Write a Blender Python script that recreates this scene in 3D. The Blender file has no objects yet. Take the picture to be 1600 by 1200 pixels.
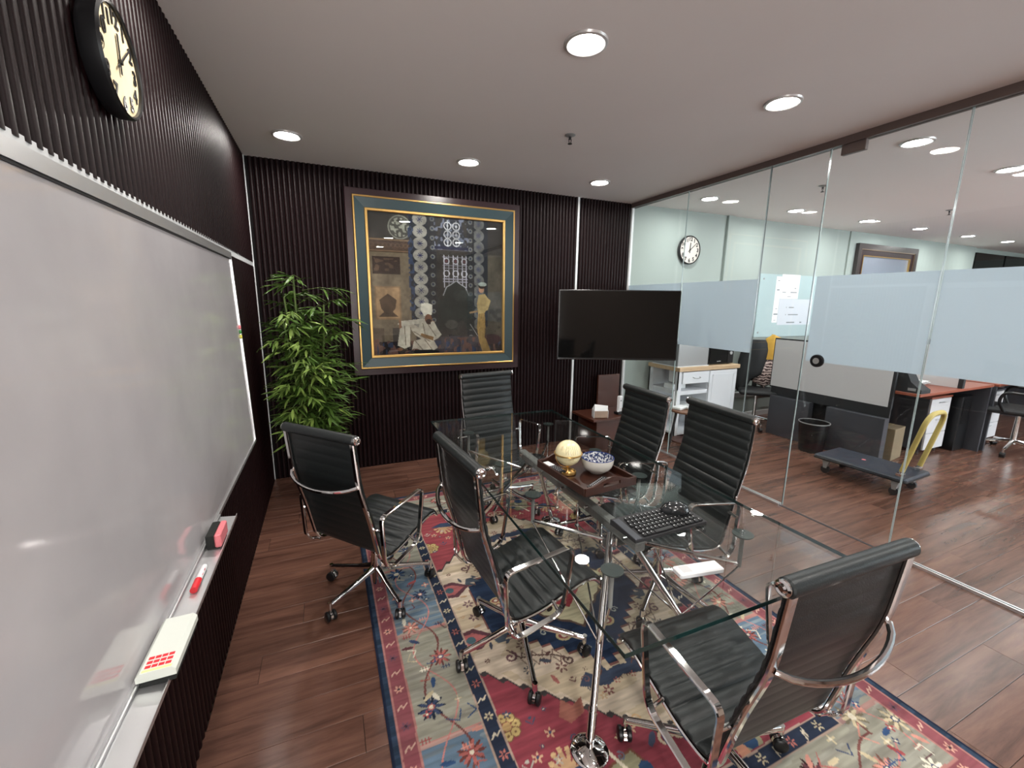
import bpy, math, random
import numpy as np
from mathutils import Vector, Matrix

C = bpy.context.scene
COL = C.collection
PI = math.pi
rnd = random.Random(7)

# ------------------------------------------------------------------ camera, world, exposure
cam = bpy.data.cameras.new('camera')
camo = bpy.data.objects.new('camera', cam)
COL.objects.link(camo)
_f, _yaw, _pit, _rol = 664.22, 0.41137, 0.18936, 0.01138
fw = Vector((math.sin(_yaw)*math.cos(_pit), math.cos(_yaw)*math.cos(_pit), -math.sin(_pit)))
rt = Vector((math.cos(_yaw), -math.sin(_yaw), 0))
up = rt.cross(fw)
r2 = rt*math.cos(_rol) + up*math.sin(_rol)
u2 = -rt*math.sin(_rol) + up*math.cos(_rol)
m = Matrix((r2, u2, -fw)).transposed().to_4x4()
m.translation = Vector((0, 0, 1.53))
camo.matrix_world = m
cam.sensor_width = 36.0
cam.lens = _f/1600*36
cam.clip_start = 0.02
C.camera = camo

w = bpy.data.worlds.new('world')
C.world = w
w.use_nodes = True
w.node_tree.nodes['Background'].inputs[0].default_value = (0.6, 0.65, 0.7, 1)
w.node_tree.nodes['Background'].inputs[1].default_value = 0.05
C.view_settings.view_transform = 'Standard'
C.view_settings.look = 'None'
C.view_settings.gamma = 1.0
C.view_settings.use_curve_mapping = False
C.view_settings.exposure = 1.2
C.cycles.use_denoising = True
C.cycles.max_bounces = 9
C.cycles.diffuse_bounces = 5
C.cycles.glossy_bounces = 5
C.cycles.transparent_max_bounces = 18
C.cycles.caustics_reflective = False
C.cycles.caustics_refractive = False
LAMP = 110.0        # radiance of the downlight discs
LAMP_OFFICE = 95.0
FILL_REAR = 8.0  # radiance of the added fill panel behind the camera
DAY = 6.0            # radiance of the daylit office windows behind the camera

# ------------------------------------------------------------------ room numbers
XL, YB, H, XG = -0.491, 3.995, 2.60, 3.162
TZ = 0.73

# ------------------------------------------------------------------ helpers
class MB:
    def __init__(s):
        s.v, s.f = [], []
    def add(s, vs, fs):
        o = len(s.v)
        s.v += [tuple(a) for a in vs]
        s.f += [tuple(i+o for i in q) for q in fs]
        return s
    def box(s, cx, cy, cz, sx, sy, sz, rot=None, ch=0.0):
        hx, hy, hz = sx/2, sy/2, sz/2
        if ch > 0:
            ch = min(ch, hx*.95, hy*.95, hz*.95)
            vs = []
            idx = {}
            for X in (-1, 1):
                for Y in (-1, 1):
                    for Z in (-1, 1):
                        idx[(X, Y, Z)] = len(vs)
                        vs += [Vector((X*hx, Y*(hy-ch), Z*(hz-ch))), Vector((X*(hx-ch), Y*hy, Z*(hz-ch))), Vector((X*(hx-ch), Y*(hy-ch), Z*hz))]
            fs = []
            def q(l): fs.append(tuple(idx[k]+a for k, a in l))
            for X in (-1, 1):
                o = [((X, -1, -1), 0), ((X, 1, -1), 0), ((X, 1, 1), 0), ((X, -1, 1), 0)]
                q(o if X > 0 else o[::-1])
            for Y in (-1, 1):
                o = [((-1, Y, -1), 1), ((-1, Y, 1), 1), ((1, Y, 1), 1), ((1, Y, -1), 1)]
                q(o if Y > 0 else o[::-1])
            for Z in (-1, 1):
                o = [((-1, -1, Z), 2), ((1, -1, Z), 2), ((1, 1, Z), 2), ((-1, 1, Z), 2)]
                q(o if Z > 0 else o[::-1])
            for Y in (-1, 1):
                for Z in (-1, 1):
                    o = [((-1, Y, Z), 1), ((-1, Y, Z), 2), ((1, Y, Z), 2), ((1, Y, Z), 1)]
                    q(o if Y*Z > 0 else o[::-1])
            for X in (-1, 1):
                for Z in (-1, 1):
                    o = [((X, -1, Z), 0), ((X, 1, Z), 0), ((X, 1, Z), 2), ((X, -1, Z), 2)]
                    q(o if X*Z > 0 else o[::-1])
                for Y in (-1, 1):
                    o = [((X, Y, -1), 0), ((X, Y, -1), 1), ((X, Y, 1), 1), ((X, Y, 1), 0)]
                    q(o if X*Y > 0 else o[::-1])
            for X in (-1, 1):
                for Y in (-1, 1):
                    for Z in (-1, 1):
                        o = [((X, Y, Z), 0), ((X, Y, Z), 1), ((X, Y, Z), 2)]
                        q(o if X*Y*Z > 0 else o[::-1])
        else:
            vs = [Vector((X*hx, Y*hy, Z*hz)) for X in (-1, 1) for Y in (-1, 1) for Z in (-1, 1)]
            fs = [(0, 1, 3, 2), (4, 6, 7, 5), (0, 4, 5, 1), (2, 3, 7, 6), (0, 2, 6, 4), (1, 5, 7, 3)]
        if rot is not None:
            vs = [rot @ a for a in vs]
        c = Vector((cx, cy, cz))
        return s.add([a+c for a in vs], fs)
    def bx(s, x0, x1, y0, y1, z0, z1, ch=0.0):
        return s.box((x0+x1)/2, (y0+y1)/2, (z0+z1)/2, x1-x0, y1-y0, z1-z0, None, ch)
    def cyl(s, p0, p1, r0, r1=None, n=16):
        p0, p1 = Vector(p0), Vector(p1)
        r1 = r0 if r1 is None else r1
        d = (p1-p0).normalized()
        a = Vector((1, 0, 0)) if abs(d.x) < .8 else Vector((0, 1, 0))
        u = d.cross(a).normalized(); v = d.cross(u)
        vs = []
        for p, r in ((p0, r0), (p1, r1)):
            for i in range(n):
                t = 2*PI*i/n
                vs.append(p + (u*math.cos(t)+v*math.sin(t))*r)
        fs = [(i, (i+1) % n, n+(i+1) % n, n+i) for i in range(n)]
        fs.append(tuple(range(n))[::-1]); fs.append(tuple(range(n, 2*n)))
        return s.add(vs, fs)
    def lathe(s, prof, n=32, c=(0, 0, 0), mat=None):
        vs, fs = [], []
        k = len(prof)
        for i in range(n):
            t = 2*PI*i/n
            for r, z in prof:
                q = Vector((r*math.cos(t), r*math.sin(t), z))
                if mat is not None: q = mat @ q
                vs.append(q + Vector(c))
        for i in range(n):
            j = (i+1) % n
            for a in range(k-1):
                fs.append((i*k+a, j*k+a, j*k+a+1, i*k+a+1))
        return s.add(vs, fs)
    def sweep(s, pts, sec, closed=False, fixed=None):
        """sec: list of (a,b); a along the binormal (fixed axis), b along the normal."""
        P = [Vector(p) for p in pts]
        n = len(P); k = len(sec)
        vs = []
        prev = None
        for i in range(n):
            if closed:
                t = (P[(i+1) % n]-P[i-1]).normalized()
            else:
                t = (P[min(i+1, n-1)]-P[max(i-1, 0)]).normalized()
            if fixed is not None:
                B = Vector(fixed)
                N = B.cross(t).normalized()
            else:
                if prev is None:
                    a = Vector((0, 0, 1)) if abs(t.z) < .9 else Vector((1, 0, 0))
                    B = t.cross(a).normalized()
                else:
                    B = (prev - t*prev.dot(t)).normalized()
                prev = B
                N = B.cross(t).normalized()
            for a, b in sec:
                vs.append(P[i]+B*a+N*b)
        fs = []
        for i in range(n if closed else n-1):
            j = (i+1) % n
            for q in range(k):
                r = (q+1) % k
                fs.append((i*k+q, i*k+r, j*k+r, j*k+q))
        if not closed:
            fs.append(tuple(range(k))[::-1]); fs.append(tuple(range((n-1)*k, n*k)))
        return s.add(vs, fs)
    def tube(s, pts, r, n=10, closed=False):
        return s.sweep(pts, [(r*math.cos(2*PI*i/n), r*math.sin(2*PI*i/n)) for i in range(n)], closed)
    def band(s, pts, w_, t_, axis=(1, 0, 0), closed=False, ch=None):
        c = min(w_, t_)*.3 if ch is None else ch
        a, b = w_/2, t_/2
        return s.sweep(pts, [(a, b-c), (a-c, b), (-a+c, b), (-a, b-c), (-a, -b+c), (-a+c, -b), (a-c, -b), (a, -b+c)], closed, axis)
    def prism(s, poly, fn, d0, d1):
        """poly 2D; fn(a,b,d)->3D"""
        n = len(poly)
        vs = [Vector(fn(a, b, d0)) for a, b in poly]+[Vector(fn(a, b, d1)) for a, b in poly]
        fs = [tuple(range(n))[::-1], tuple(range(n, 2*n))]+[(i, (i+1) % n, n+(i+1) % n, n+i) for i in range(n)]
        return s.add(vs, fs)
    def ball(s, c, rx, ry=None, rz=None, n=24, k=14):
        ry = ry or rx; rz = rz or rx
        prof = [(math.sin(PI*i/k), -math.cos(PI*i/k)) for i in range(k+1)]
        vs, fs = [], []
        for i in range(n):
            t = 2*PI*i/n
            for r, z in prof:
                vs.append(Vector((c[0]+r*math.cos(t)*rx, c[1]+r*math.sin(t)*ry, c[2]+z*rz)))
        kk = k+1
        for i in range(n):
            j = (i+1) % n
            for a in range(k):
                fs.append((i*kk+a, j*kk+a, j*kk+a+1, i*kk+a+1))
        return s.add(vs, fs)
    def mesh(s, name, mat, smooth=True, ang=35):
        me = bpy.data.meshes.new(name)
        me.from_pydata(s.v, [], s.f)
        me.materials.append(mat)
        import bmesh
        b = bmesh.new(); b.from_mesh(me)
        bmesh.ops.remove_doubles(b, verts=b.verts, dist=1e-5)
        bmesh.ops.recalc_face_normals(b, faces=b.faces)
        b.to_mesh(me); b.free()
        if smooth:
            me.shade_smooth()
            me.set_sharp_from_angle(angle=math.radians(ang))
        me.update()
        return me
    def obj(s, name, mat, parent=None, smooth=True, ang=35):
        o = bpy.data.objects.new(name, s.mesh(name, mat, smooth, ang))
        COL.objects.link(o)
        if parent is not None: o.parent = parent
        return o

def fillet(pts, r, seg=6, closed=False):
    P = [Vector(p) for p in pts]; n = len(P); out = []
    rr = r if isinstance(r, (list, tuple)) else [r]*n
    for i in range(n):
        if not closed and i in (0, n-1):
            out.append(P[i]); continue
        a, b, c = P[i-1], P[i], P[(i+1) % n]
        d1, d2 = (a-b), (c-b)
        l = min(rr[i], d1.length*.49, d2.length*.49)
        p1, p2 = b+d1.normalized()*l, b+d2.normalized()*l
        for k in range(seg+1):
            t = k/seg
            out.append(p1*(1-t)**2+b*2*t*(1-t)+p2*t*t)
    return out

def props(o, label=None, cat=None, group=None, kind=None):
    if label: o['label'] = label
    if cat: o['category'] = cat
    if group: o['group'] = group
    if kind: o['kind'] = kind
    return o
def thing(name, label, cat, loc=(0, 0, 0), rz=0.0, group=None, kind=None):
    o = bpy.data.objects.new(name, None)
    o.empty_display_size = .1
    COL.objects.link(o)
    o.location = loc; o.rotation_euler = (0, 0, rz)
    return props(o, label, cat, group, kind)
def copy_tree(o, parent=None):
    c = o.copy(); COL.objects.link(c); c.parent = parent
    for ch in list(o.children):
        copy_tree(ch, c)
    return c

# ------------------------------------------------------------------ materials
def nt(name):
    mt = bpy.data.materials.new(name); mt.use_nodes = True
    t = mt.node_tree
    return mt, t, t.nodes['Principled BSDF']
def simple(name, col, rough=.5, metal=0.0, spec=.5, coat=0.0, bump=0.0, bscale=200.0, var=0.0, vscale=8.0):
    mt, t, b = nt(name)
    b.inputs['Base Color'].default_value = (*col, 1)
    b.inputs['Roughness'].default_value = rough
    b.inputs['Metallic'].default_value = metal
    b.inputs['Specular IOR Level'].default_value = spec
    b.inputs['Coat Weight'].default_value = coat
    tc = t.nodes.new('ShaderNodeTexCoord')
    if var > 0:
        n = t.nodes.new('ShaderNodeTexNoise'); n.inputs['Scale'].default_value = vscale; n.inputs['Detail'].default_value = 4
        t.links.new(tc.outputs['Object'], n.inputs['Vector'])
        mx = t.nodes.new('ShaderNodeMix'); mx.data_type = 'RGBA'
        mx.inputs[6].default_value = (*[c*(1-var) for c in col], 1)
        mx.inputs[7].default_value = (*[min(1, c*(1+var)) for c in col], 1)
        t.links.new(n.outputs['Fac'], mx.inputs[0]); t.links.new(mx.outputs[2], b.inputs['Base Color'])
    if bump > 0:
        n = t.nodes.new('ShaderNodeTexNoise'); n.inputs['Scale'].default_value = bscale; n.inputs['Detail'].default_value = 3
        t.links.new(tc.outputs['Object'], n.inputs['Vector'])
        bp = t.nodes.new('ShaderNodeBump'); bp.inputs['Strength'].default_value = bump; bp.inputs['Distance'].default_value = .002
        t.links.new(n.outputs['Fac'], bp.inputs['Height']); t.links.new(bp.outputs['Normal'], b.inputs['Normal'])
    return mt
def wood(name, c0, c1, scale=(1.2, 14, 14), rough=.35, rand=0.0, axis_random=True, coat=0.0):
    mt, t, b = nt(name)
    tc = t.nodes.new('ShaderNodeTexCoord')
    oi = t.nodes.new('ShaderNodeObjectInfo')
    mp = t.nodes.new('ShaderNodeMapping'); mp.inputs['Scale'].default_value = scale
    t.links.new(tc.outputs['Object'], mp.inputs['Vector'])
    ad = t.nodes.new('ShaderNodeVectorMath'); ad.operation = 'MULTIPLY_ADD'
    t.links.new(oi.outputs['Random'], ad.inputs[0]); ad.inputs[1].default_value = (37, 53, 11)
    t.links.new(mp.outputs['Vector'], ad.inputs[2])
    n = t.nodes.new('ShaderNodeTexNoise'); n.inputs['Scale'].default_value = 1.0; n.inputs['Detail'].default_value = 8
    n.inputs['Roughness'].default_value = .65; n.inputs['Distortion'].default_value = .5
    t.links.new(ad.outputs[0], n.inputs['Vector'])
    cr = t.nodes.new('ShaderNodeValToRGB')
    cr.color_ramp.elements[0].position = .27; cr.color_ramp.elements[0].color = (*c0, 1)
    cr.color_ramp.elements[1].position = .74; cr.color_ramp.elements[1].color = (*c1, 1)
    t.links.new(n.outputs['Fac'], cr.inputs['Fac'])
    hs = t.nodes.new('ShaderNodeHueSaturation')
    mr = t.nodes.new('ShaderNodeMapRange')
    mr.inputs['To Min'].default_value = 1-rand; mr.inputs['To Max'].default_value = 1+rand
    t.links.new(oi.outputs['Random'], mr.inputs['Value'])
    t.links.new(mr.outputs[0], hs.inputs['Value']); t.links.new(cr.outputs['Color'], hs.inputs['Color'])
    t.links.new(hs.outputs['Color'], b.inputs['Base Color'])
    b.inputs['Roughness'].default_value = rough
    b.inputs['Coat Weight'].default_value = coat
    bp = t.nodes.new('ShaderNodeBump'); bp.inputs['Strength'].default_value = .25; bp.inputs['Distance'].default_value = .001
    t.links.new(n.outputs['Fac'], bp.inputs['Height']); t.links.new(bp.outputs['Normal'], b.inputs['Normal'])
    return mt
def glassmat(name, tint, refl=1.0, edge=None):
    """thin clear glass: transparent with a Fresnel mirror"""
    mt = bpy.data.materials.new(name); mt.use_nodes = True
    t = mt.node_tree; t.nodes.clear()
    out = t.nodes.new('ShaderNodeOutputMaterial')
    tr = t.nodes.new('ShaderNodeBsdfTransparent'); tr.inputs[0].default_value = (*tint, 1)
    gl = t.nodes.new('ShaderNodeBsdfGlossy'); gl.inputs['Roughness'].default_value = 0.0
    # Schlick term on the unsigned viewing angle, so both faces of the sheet behave alike
    fr = t.nodes.new('ShaderNodeLayerWeight'); fr.inputs['Blend'].default_value = .5
    pw = t.nodes.new('ShaderNodeMath'); pw.operation = 'POWER'; pw.inputs[1].default_value = 5.0
    t.links.new(fr.outputs['Facing'], pw.inputs[0])
    mu = t.nodes.new('ShaderNodeMath'); mu.operation = 'MULTIPLY_ADD'; mu.inputs[1].default_value = .96*refl; mu.inputs[2].default_value = .04*refl
    mu.use_clamp = True
    t.links.new(pw.outputs[0], mu.inputs[0])
    mx = t.nodes.new('ShaderNodeMixShader')
    t.links.new(mu.outputs[0], mx.inputs[0]); t.links.new(tr.outputs[0], mx.inputs[1]); t.links.new(gl.outputs[0], mx.inputs[2])
    t.links.new(mx.outputs[0], out.inputs[0])
    return mt
def film(name, col, clear=.1):
    mt = bpy.data.materials.new(name); mt.use_nodes = True
    t = mt.node_tree; t.nodes.clear()
    out = t.nodes.new('ShaderNodeOutputMaterial')
    tl = t.nodes.new('ShaderNodeBsdfTranslucent'); tl.inputs[0].default_value = (*col, 1)
    df = t.nodes.new('ShaderNodeBsdfDiffuse'); df.inputs[0].default_value = (*col, 1)
    tr = t.nodes.new('ShaderNodeBsdfTransparent')
    m1 = t.nodes.new('ShaderNodeMixShader'); m1.inputs[0].default_value = .42
    t.links.new(tl.outputs[0], m1.inputs[1]); t.links.new(df.outputs[0], m1.inputs[2])
    m2 = t.nodes.new('ShaderNodeMixShader'); m2.inputs[0].default_value = clear
    t.links.new(m1.outputs[0], m2.inputs[1]); t.links.new(tr.outputs[0], m2.inputs[2])
    t.links.new(m2.outputs[0], out.inputs[0])
    return mt
def emit(name, col, s):
    mt = bpy.data.materials.new(name); mt.use_nodes = True
    t = mt.node_tree; t.nodes.clear()
    out = t.nodes.new('ShaderNodeOutputMaterial')
    e = t.nodes.new('ShaderNodeEmission'); e.inputs[0].default_value = (*col, 1); e.inputs[1].default_value = s
    t.links.new(e.outputs[0], out.inputs[0])
    return mt
def vcol(name, rough, bump=0.0):
    mt, t, b = nt(name)
    a = t.nodes.new('ShaderNodeVertexColor'); a.layer_name = 'pattern'
    t.links.new(a.outputs['Color'], b.inputs['Base Color'])
    b.inputs['Roughness'].default_value = rough
    b.inputs['Specular IOR Level'].default_value = .2
    if bump:
        tc = t.nodes.new('ShaderNodeTexCoord')
        n = t.nodes.new('ShaderNodeTexNoise'); n.inputs['Scale'].default_value = 300
        t.links.new(tc.outputs['Object'], n.inputs['Vector'])
        bp = t.nodes.new('ShaderNodeBump'); bp.inputs['Strength'].default_value = bump; bp.inputs['Distance'].default_value = .003
        t.links.new(n.outputs['Fac'], bp.inputs['Height']); t.links.new(bp.outputs['Normal'], b.inputs['Normal'])
    return mt

M = {}
M['plank'] = wood('plank_wood', (.058, .025, .018), (.225, .108, .074), (1.6, 17, 17), .27, .10)
M['subfloor'] = simple('floor_joint', (.03, .018, .012), .6)
M['slat'] = simple('dark_slat', (.0105, .0038, .0044), .40, spec=.17, var=.2, vscale=3)
M['slatback'] = simple('dark_backing', (.003, .0015, .0018), .8, spec=.2)
M['ceiling'] = simple('ceiling_paint', (.90, .845, .825), .85, var=.03, vscale=1.5)
M['paint'] = simple('office_wall_paint', (.36, .41, .385), .7, var=.03, vscale=2)
M['rearpaint'] = simple('rear_wall_paint', (.60, .50, .43), .8)
M['white'] = simple('white_paint', (.82, .83, .84), .4)
M['whitetrim'] = simple('white_trim', (.75, .77, .78), .35)
M['alu'] = simple('aluminium', (.75, .76, .77), .32, .85)
M['chrome'] = simple('chrome', (.80, .78, .77), .07, 1.0)
M['leather'] = simple('black_leather', (.0115, .0145, .0150), .38, spec=.42, bump=.25, bscale=260)
M['blackp'] = simple('black_plastic', (.008, .008, .009), .35, spec=.4)
M['blackm'] = simple('black_matte', (.015, .015, .017), .6)
M['rubber'] = simple('dark_green_rubber', (.018, .03, .028), .45)
M['steel'] = simple('dark_steel_beam', (.26, .26, .25), .3, .0)
M['glass'] = glassmat('partition_glass', (.955, .98, .97), .75)
M['tglass'] = glassmat('table_glass', (.955, .975, .970), 1.3)
M['tedge'] = simple('glass_edge', (.008, .028, .027), .12, spec=.8)
M['gedge'] = simple('partition_glass_edge', (.30, .38, .37), .2, spec=.8)
M['dedge'] = simple('dark_glass_edge', (.02, .03, .03), .3)
M['film'] = film('frosted_film', (.66, .72, .78), .08)
M['lamp'] = emit('lamp_disc', (1.0, .955, .90), LAMP)
M['lamp2'] = emit('office_lamp_disc', (1.0, .99, .97), LAMP_OFFICE)
M['ring'] = simple('lamp_ring', (.60, .58, .57), .3, .3)
M['track'] = simple('brown_track', (.15, .115, .105), .4, .3)
M['gold'] = simple('gold_leaf', (.75, .47, .16), .28, .9)
M['green'] = simple('dark_green_frame', (.022, .046, .053), .35)
M['darkframe'] = simple('dark_frame_wood', (.028, .013, .016), .3)
M['tv'] = simple('tv_screen', (.004, .004, .004), .06, spec=.3)
M['tvb'] = simple('tv_bezel', (.010, .010, .011), .25)
M['board'] = simple('whiteboard_enamel', (.49, .475, .49), .10, spec=.5, var=.17, vscale=3.5)
M['tray'] = wood('tray_wood', (.022, .008, .005), (.058, .019, .011), (3, 30, 30), .3)
M['brownpanel'] = simple('brown_laminate', (.075, .024, .014), .35, var=.2, vscale=4)
M['paper'] = simple('paper', (.82, .84, .84), .7)
M['papergrey'] = simple('grey_paper', (.62, .66, .72), .7)
M['ink'] = simple('grey_ink', (.25, .28, .30), .7)
M['leaf'] = None
M['deskred'] = simple('red_brown_desktop', (.30, .085, .050), .35)
M['greylam'] = simple('dark_grey_laminate', (.055, .056, .066), .45)
M['screenp'] = simple('light_grey_panel', (.62, .60, .61), .6)
M['blonde'] = wood('blonde_counter', (.52, .34, .19), (.72, .52, .33), (3, 20, 20), .4)
M['cabwhite'] = simple('cabinet_white', (.80, .82, .86), .4)
M['greym'] = simple('grey_metal', (.34, .34, .34), .35, .3)
M['yellow'] = simple('yellow_tape', (.52, .40, .12), .55, bump=.6, bscale=60)
M['deckgrey'] = simple('trolley_deck', (.035, .040, .055), .4, var=.3, vscale=12)
M['caster'] = simple('grey_caster', (.30, .29, .29), .5)
M['red'] = simple('red_plastic', (.75, .03, .04), .3)
M['pink'] = simple('pink_plastic', (.80, .22, .25), .45)
M['felt'] = simple('black_felt', (.01, .012, .011), .9)
M['ivory'] = simple('ivory_plastic', (.72, .76, .70), .35)
M['cardboard'] = simple('cardboard', (.24, .18, .11), .8, var=.15, vscale=6)
M['pot'] = simple('black_pot', (.012, .012, .012), .4)
M['stem'] = simple('green_cane', (.10, .16, .03), .5)
M['mustard'] = simple('mustard_cloth', (.62, .36, .06), .85, bump=.4, bscale=60, var=.15)
M['cloth'] = simple('black_cloth', (.012, .013, .015), .75, bump=.4, bscale=40)
M['brick'] = simple('red_box', (.35, .08, .05), .6)
M['porcelain'] = simple('porcelain', (.70, .68, .62), .2)
M['mirrorglass'] = simple('picture_glass', (.50, .55, .66), .12, .55)

# leaf: green varying per leaf
mt, t, b = nt('bamboo_leaf'); M['leaf'] = mt
oi = t.nodes.new('ShaderNodeObjectInfo'); cr = t.nodes.new('ShaderNodeValToRGB')
cr.color_ramp.elements[0].color = (.055, .125, .018, 1); cr.color_ramp.elements[1].color = (.30, .43, .10, 1)
t.links.new(oi.outputs['Random'], cr.inputs[0]); t.links.new(cr.outputs[0], b.inputs['Base Color'])
b.inputs['Roughness'].default_value = .38

# ------------------------------------------------------------------ floor
fl = MB().bx(XL-.3, 14.2, -2.2, 4.4, -.06, -.0045).obj('floor', M['subfloor'], smooth=False)
props(fl, 'dark brown wood plank floor running through both rooms', 'floor', kind='structure')
PL, PW = 1.22, .150
pm = MB().box(0, 0, 0, PL-.0016, PW-.0016, .006, None, .0010).mesh('plank', M['plank'], False)
cells = []
row = 0
y = YB - PW/2
while y > -2.1:
    off = (row*0.437*PL) % PL
    x = XL - PL + off
    while x < 14.1:
        cells.append((x+PL/2, y)); x += PL
    y -= PW; row += 1
def inroom(c):
    return c[0]-PL/2 < 14 and c[0]+PL/2 > XL
cells = [c for c in cells if inroom(c)]
def depth(c):
    return c[0]*fw.x + c[1]*fw.y
vis = [c for c in cells if depth(c) > .25]
vis.sort(key=lambda c: c[0]**2+c[1]**2)
near, rest = vis[:300], vis[300:]+[c for c in cells if depth(c) <= .25]
for cx, cy in near:
    x0, x1 = max(cx-PL/2, XL), min(cx+PL/2, 14)
    if x1-x0 > PL-.01:
        o = bpy.data.objects.new('plank', pm)
    else:
        o = bpy.data.objects.new('plank', MB().box(0, 0, 0, x1-x0-.0016, PW-.0016, .006, None, .001).mesh('plank', M['plank'], False))
    COL.objects.link(o); o.parent = fl; o.location = ((x0+x1)/2, cy, -.003)
b_ = MB()
for cx, cy in rest:
    x0, x1 = max(cx-PL/2, XL), min(cx+PL/2, 14)
    b_.box((x0+x1)/2, cy, -.003, x1-x0-.0016, PW-.0016, .006)
props(b_.obj('plank', M['plank'], fl, smooth=False), kind='stuff')

# ------------------------------------------------------------------ shell
props(MB().bx(XL-.3, 14.2, -2.2, 4.4, H, H+.1).obj('ceiling', M['ceiling'], smooth=False),
      'plain grey white ceiling with recessed round downlights', 'ceiling', kind='structure')
wl = MB().bx(XL-.12, XL-.012, -2.1, 4.3, 0, H).obj('wall_left', M['slatback'], smooth=False)
props(wl, 'dark brown vertically slatted wall carrying the whiteboard', 'wall', kind='structure')
wb = MB().bx(XL-.012, XG+.012, YB+.012, YB+.14, 0, H).obj('wall_back', M['slatback'], smooth=False)
props(wb, 'dark brown vertically slatted wall behind the framed painting', 'wall', kind='structure')
props(MB().bx(XL-.1, 14.1, -2.2, -2.1, 0, H).obj('wall_rear', M['rearpaint'], smooth=False), 'plain beige wall behind the camera', 'wall', kind='structure')

# office windows in the rear wall (daylight) and an added meeting room light panel
M['daylight'] = emit('daylight_pane', (.86, .93, 1.0), DAY)
M['fill_panel'] = emit('added_fill_panel', (1.0, .97, .94), FILL_REAR)
for k_, (a_, b_x, zl_, zh_) in enumerate(((4.8, 5.6, .95, 2.3), (5.5, 7.1, .95, 2.3), (7.3, 8.9, .95, 2.3), (9.1, 10.7, .95, 2.3), (-.44, .14, .30, 2.50))):  # last entry is an added panel brightening the meeting room, not a window
    wi = thing('window_%d' % (k_+1), ('daylit office window in the rear wall, behind the camera' if k_ < 4 else 'added narrow tall light panel on the rear wall of the meeting room'), 'window', (0, 0, 0), kind='structure')
    MB().bx(a_, b_x, -2.098, -2.092, zl_, zh_).obj('pane', M['daylight' if k_ < 4 else 'fill_panel'], wi, smooth=False)
    f_ = MB()
    for (p0, p1, z0, z1) in ((a_-.04, a_, zl_-.04, zh_+.04), (b_x, b_x+.04, zl_-.04, zh_+.04), (a_, b_x, zl_-.04, zl_), (a_, b_x, zh_, zh_+.04)):
        f_.bx(p0, p1, -2.10, -2.06, z0, z1)
    f_.obj('window_frame', M['whitetrim'], wi, smooth=False)

def slat_section(wd, dp):
    # rounded fluted profile, base at 0, out to dp
    out = [(-wd/2, 0)]
    for k in range(7):
        t = PI*k/6
        out.append((-wd*.40*math.cos(t), dp*(.35+.65*math.sin(t)) if 0 < k < 6 else dp*.35))
    out.append((wd/2, 0))
    return out
PITCH = .0372
sec = slat_section(PITCH*.86, .0135)
def slat_mesh(h, axis):
    if axis == 'L':
        fn = lambda a, b, d: (b, a, d)
    else:
        fn = lambda a, b, d: (a, -b, d)
    return MB().prism(sec, fn, 0, h).mesh('slat', M['slat'], True, 50)
mb_full = slat_mesh(H, 'B')
ml_low, ml_up = slat_mesh(1.785, 'L'), slat_mesh(H-1.816, 'L')
n = int((XG-XL)/PITCH)
SEAM = 2.47
for i in range(n):
    x = XL+.02+PITCH*(i+.5)
    if abs(x-SEAM) < .018: continue
    if x > XG-.03: break
    o = bpy.data.objects.new('slat', mb_full); COL.objects.link(o); o.parent = wb
    o.location = (x, YB+.012, 0)
y = YB-.02
k = 0
while y > .28:
    y = YB-.02-PITCH*(k+.5); k += 1
    for me, z in ((ml_low, 0), (ml_up, 1.816)):
        o = bpy.data.objects.new('slat', me); COL.objects.link(o); o.parent = wl
        o.location = (XL-.012, y, z)
# trims
props(MB().bx(XL-.012, XL-.002, -2, YB, 1.787, 1.824).obj('trim_1', M['whitetrim'], smooth=False), 'white strip running along the left slatted wall above the whiteboard', 'trim', kind='structure')
props(MB().bx(XL-.012, XL+.004, YB-.006, YB+.012, 0, H).obj('trim_2', M['whitetrim'], smooth=False), 'thin white strip in the corner of the slatted walls', 'trim', kind='structure')
props(MB().bx(SEAM-.011, SEAM+.011, YB-.006, YB+.012, 0, H).obj('trim_3', M['whitetrim'], smooth=False), 'white vertical strip on the slatted wall right of the painting', 'trim', kind='structure')

# ------------------------------------------------------------------ glass partition
wr = thing('wall_right', 'clear glass partition with a frosted band between the two rooms', 'glass wall', kind='structure')
def pane(y0, y1, parent, name='glass_panel', fy0=None, fy1=None, fz=(1.147, 1.733), edge=True, em='gedge'):
    g = 0.0015
    o = MB().bx(XG-.005, XG+.005, y0+g, y1-g, .012, H-.045).obj(name, M['glass'], parent, smooth=False)
    if edge:
        e = MB()
        for yy in (y0+g, y1-g):
            e.bx(XG-.0051, XG+.0051, yy-.0004, yy+.0004, .012, H-.045)
        e.obj('polished_edge', M[em], o, smooth=False)
    if fy0 is not None:
        MB().bx(XG+.0052, XG+.0062, fy0, fy1, *fz).obj('frosted_film', M['film'], o, smooth=False)
    return o
pane(3.20, YB, wr, fy0=3.21, fy1=YB-.005)
pane(2.395, 3.20, wr, fy0=2.400, fy1=3.19)
pane(1.975, 2.391, wr, em='dedge')
pane(.10, 1.285, wr, fy0=.11, fy1=1.28)
pane(-1.1, .10, wr, fy0=-1.09, fy1=.09)
pane(-2.1, -1.1, wr, fy0=-2.09, fy1=-1.11)
d1 = thing('door_1', 'frameless glass door with a frosted band and round finger pull', 'door', kind='structure')
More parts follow.
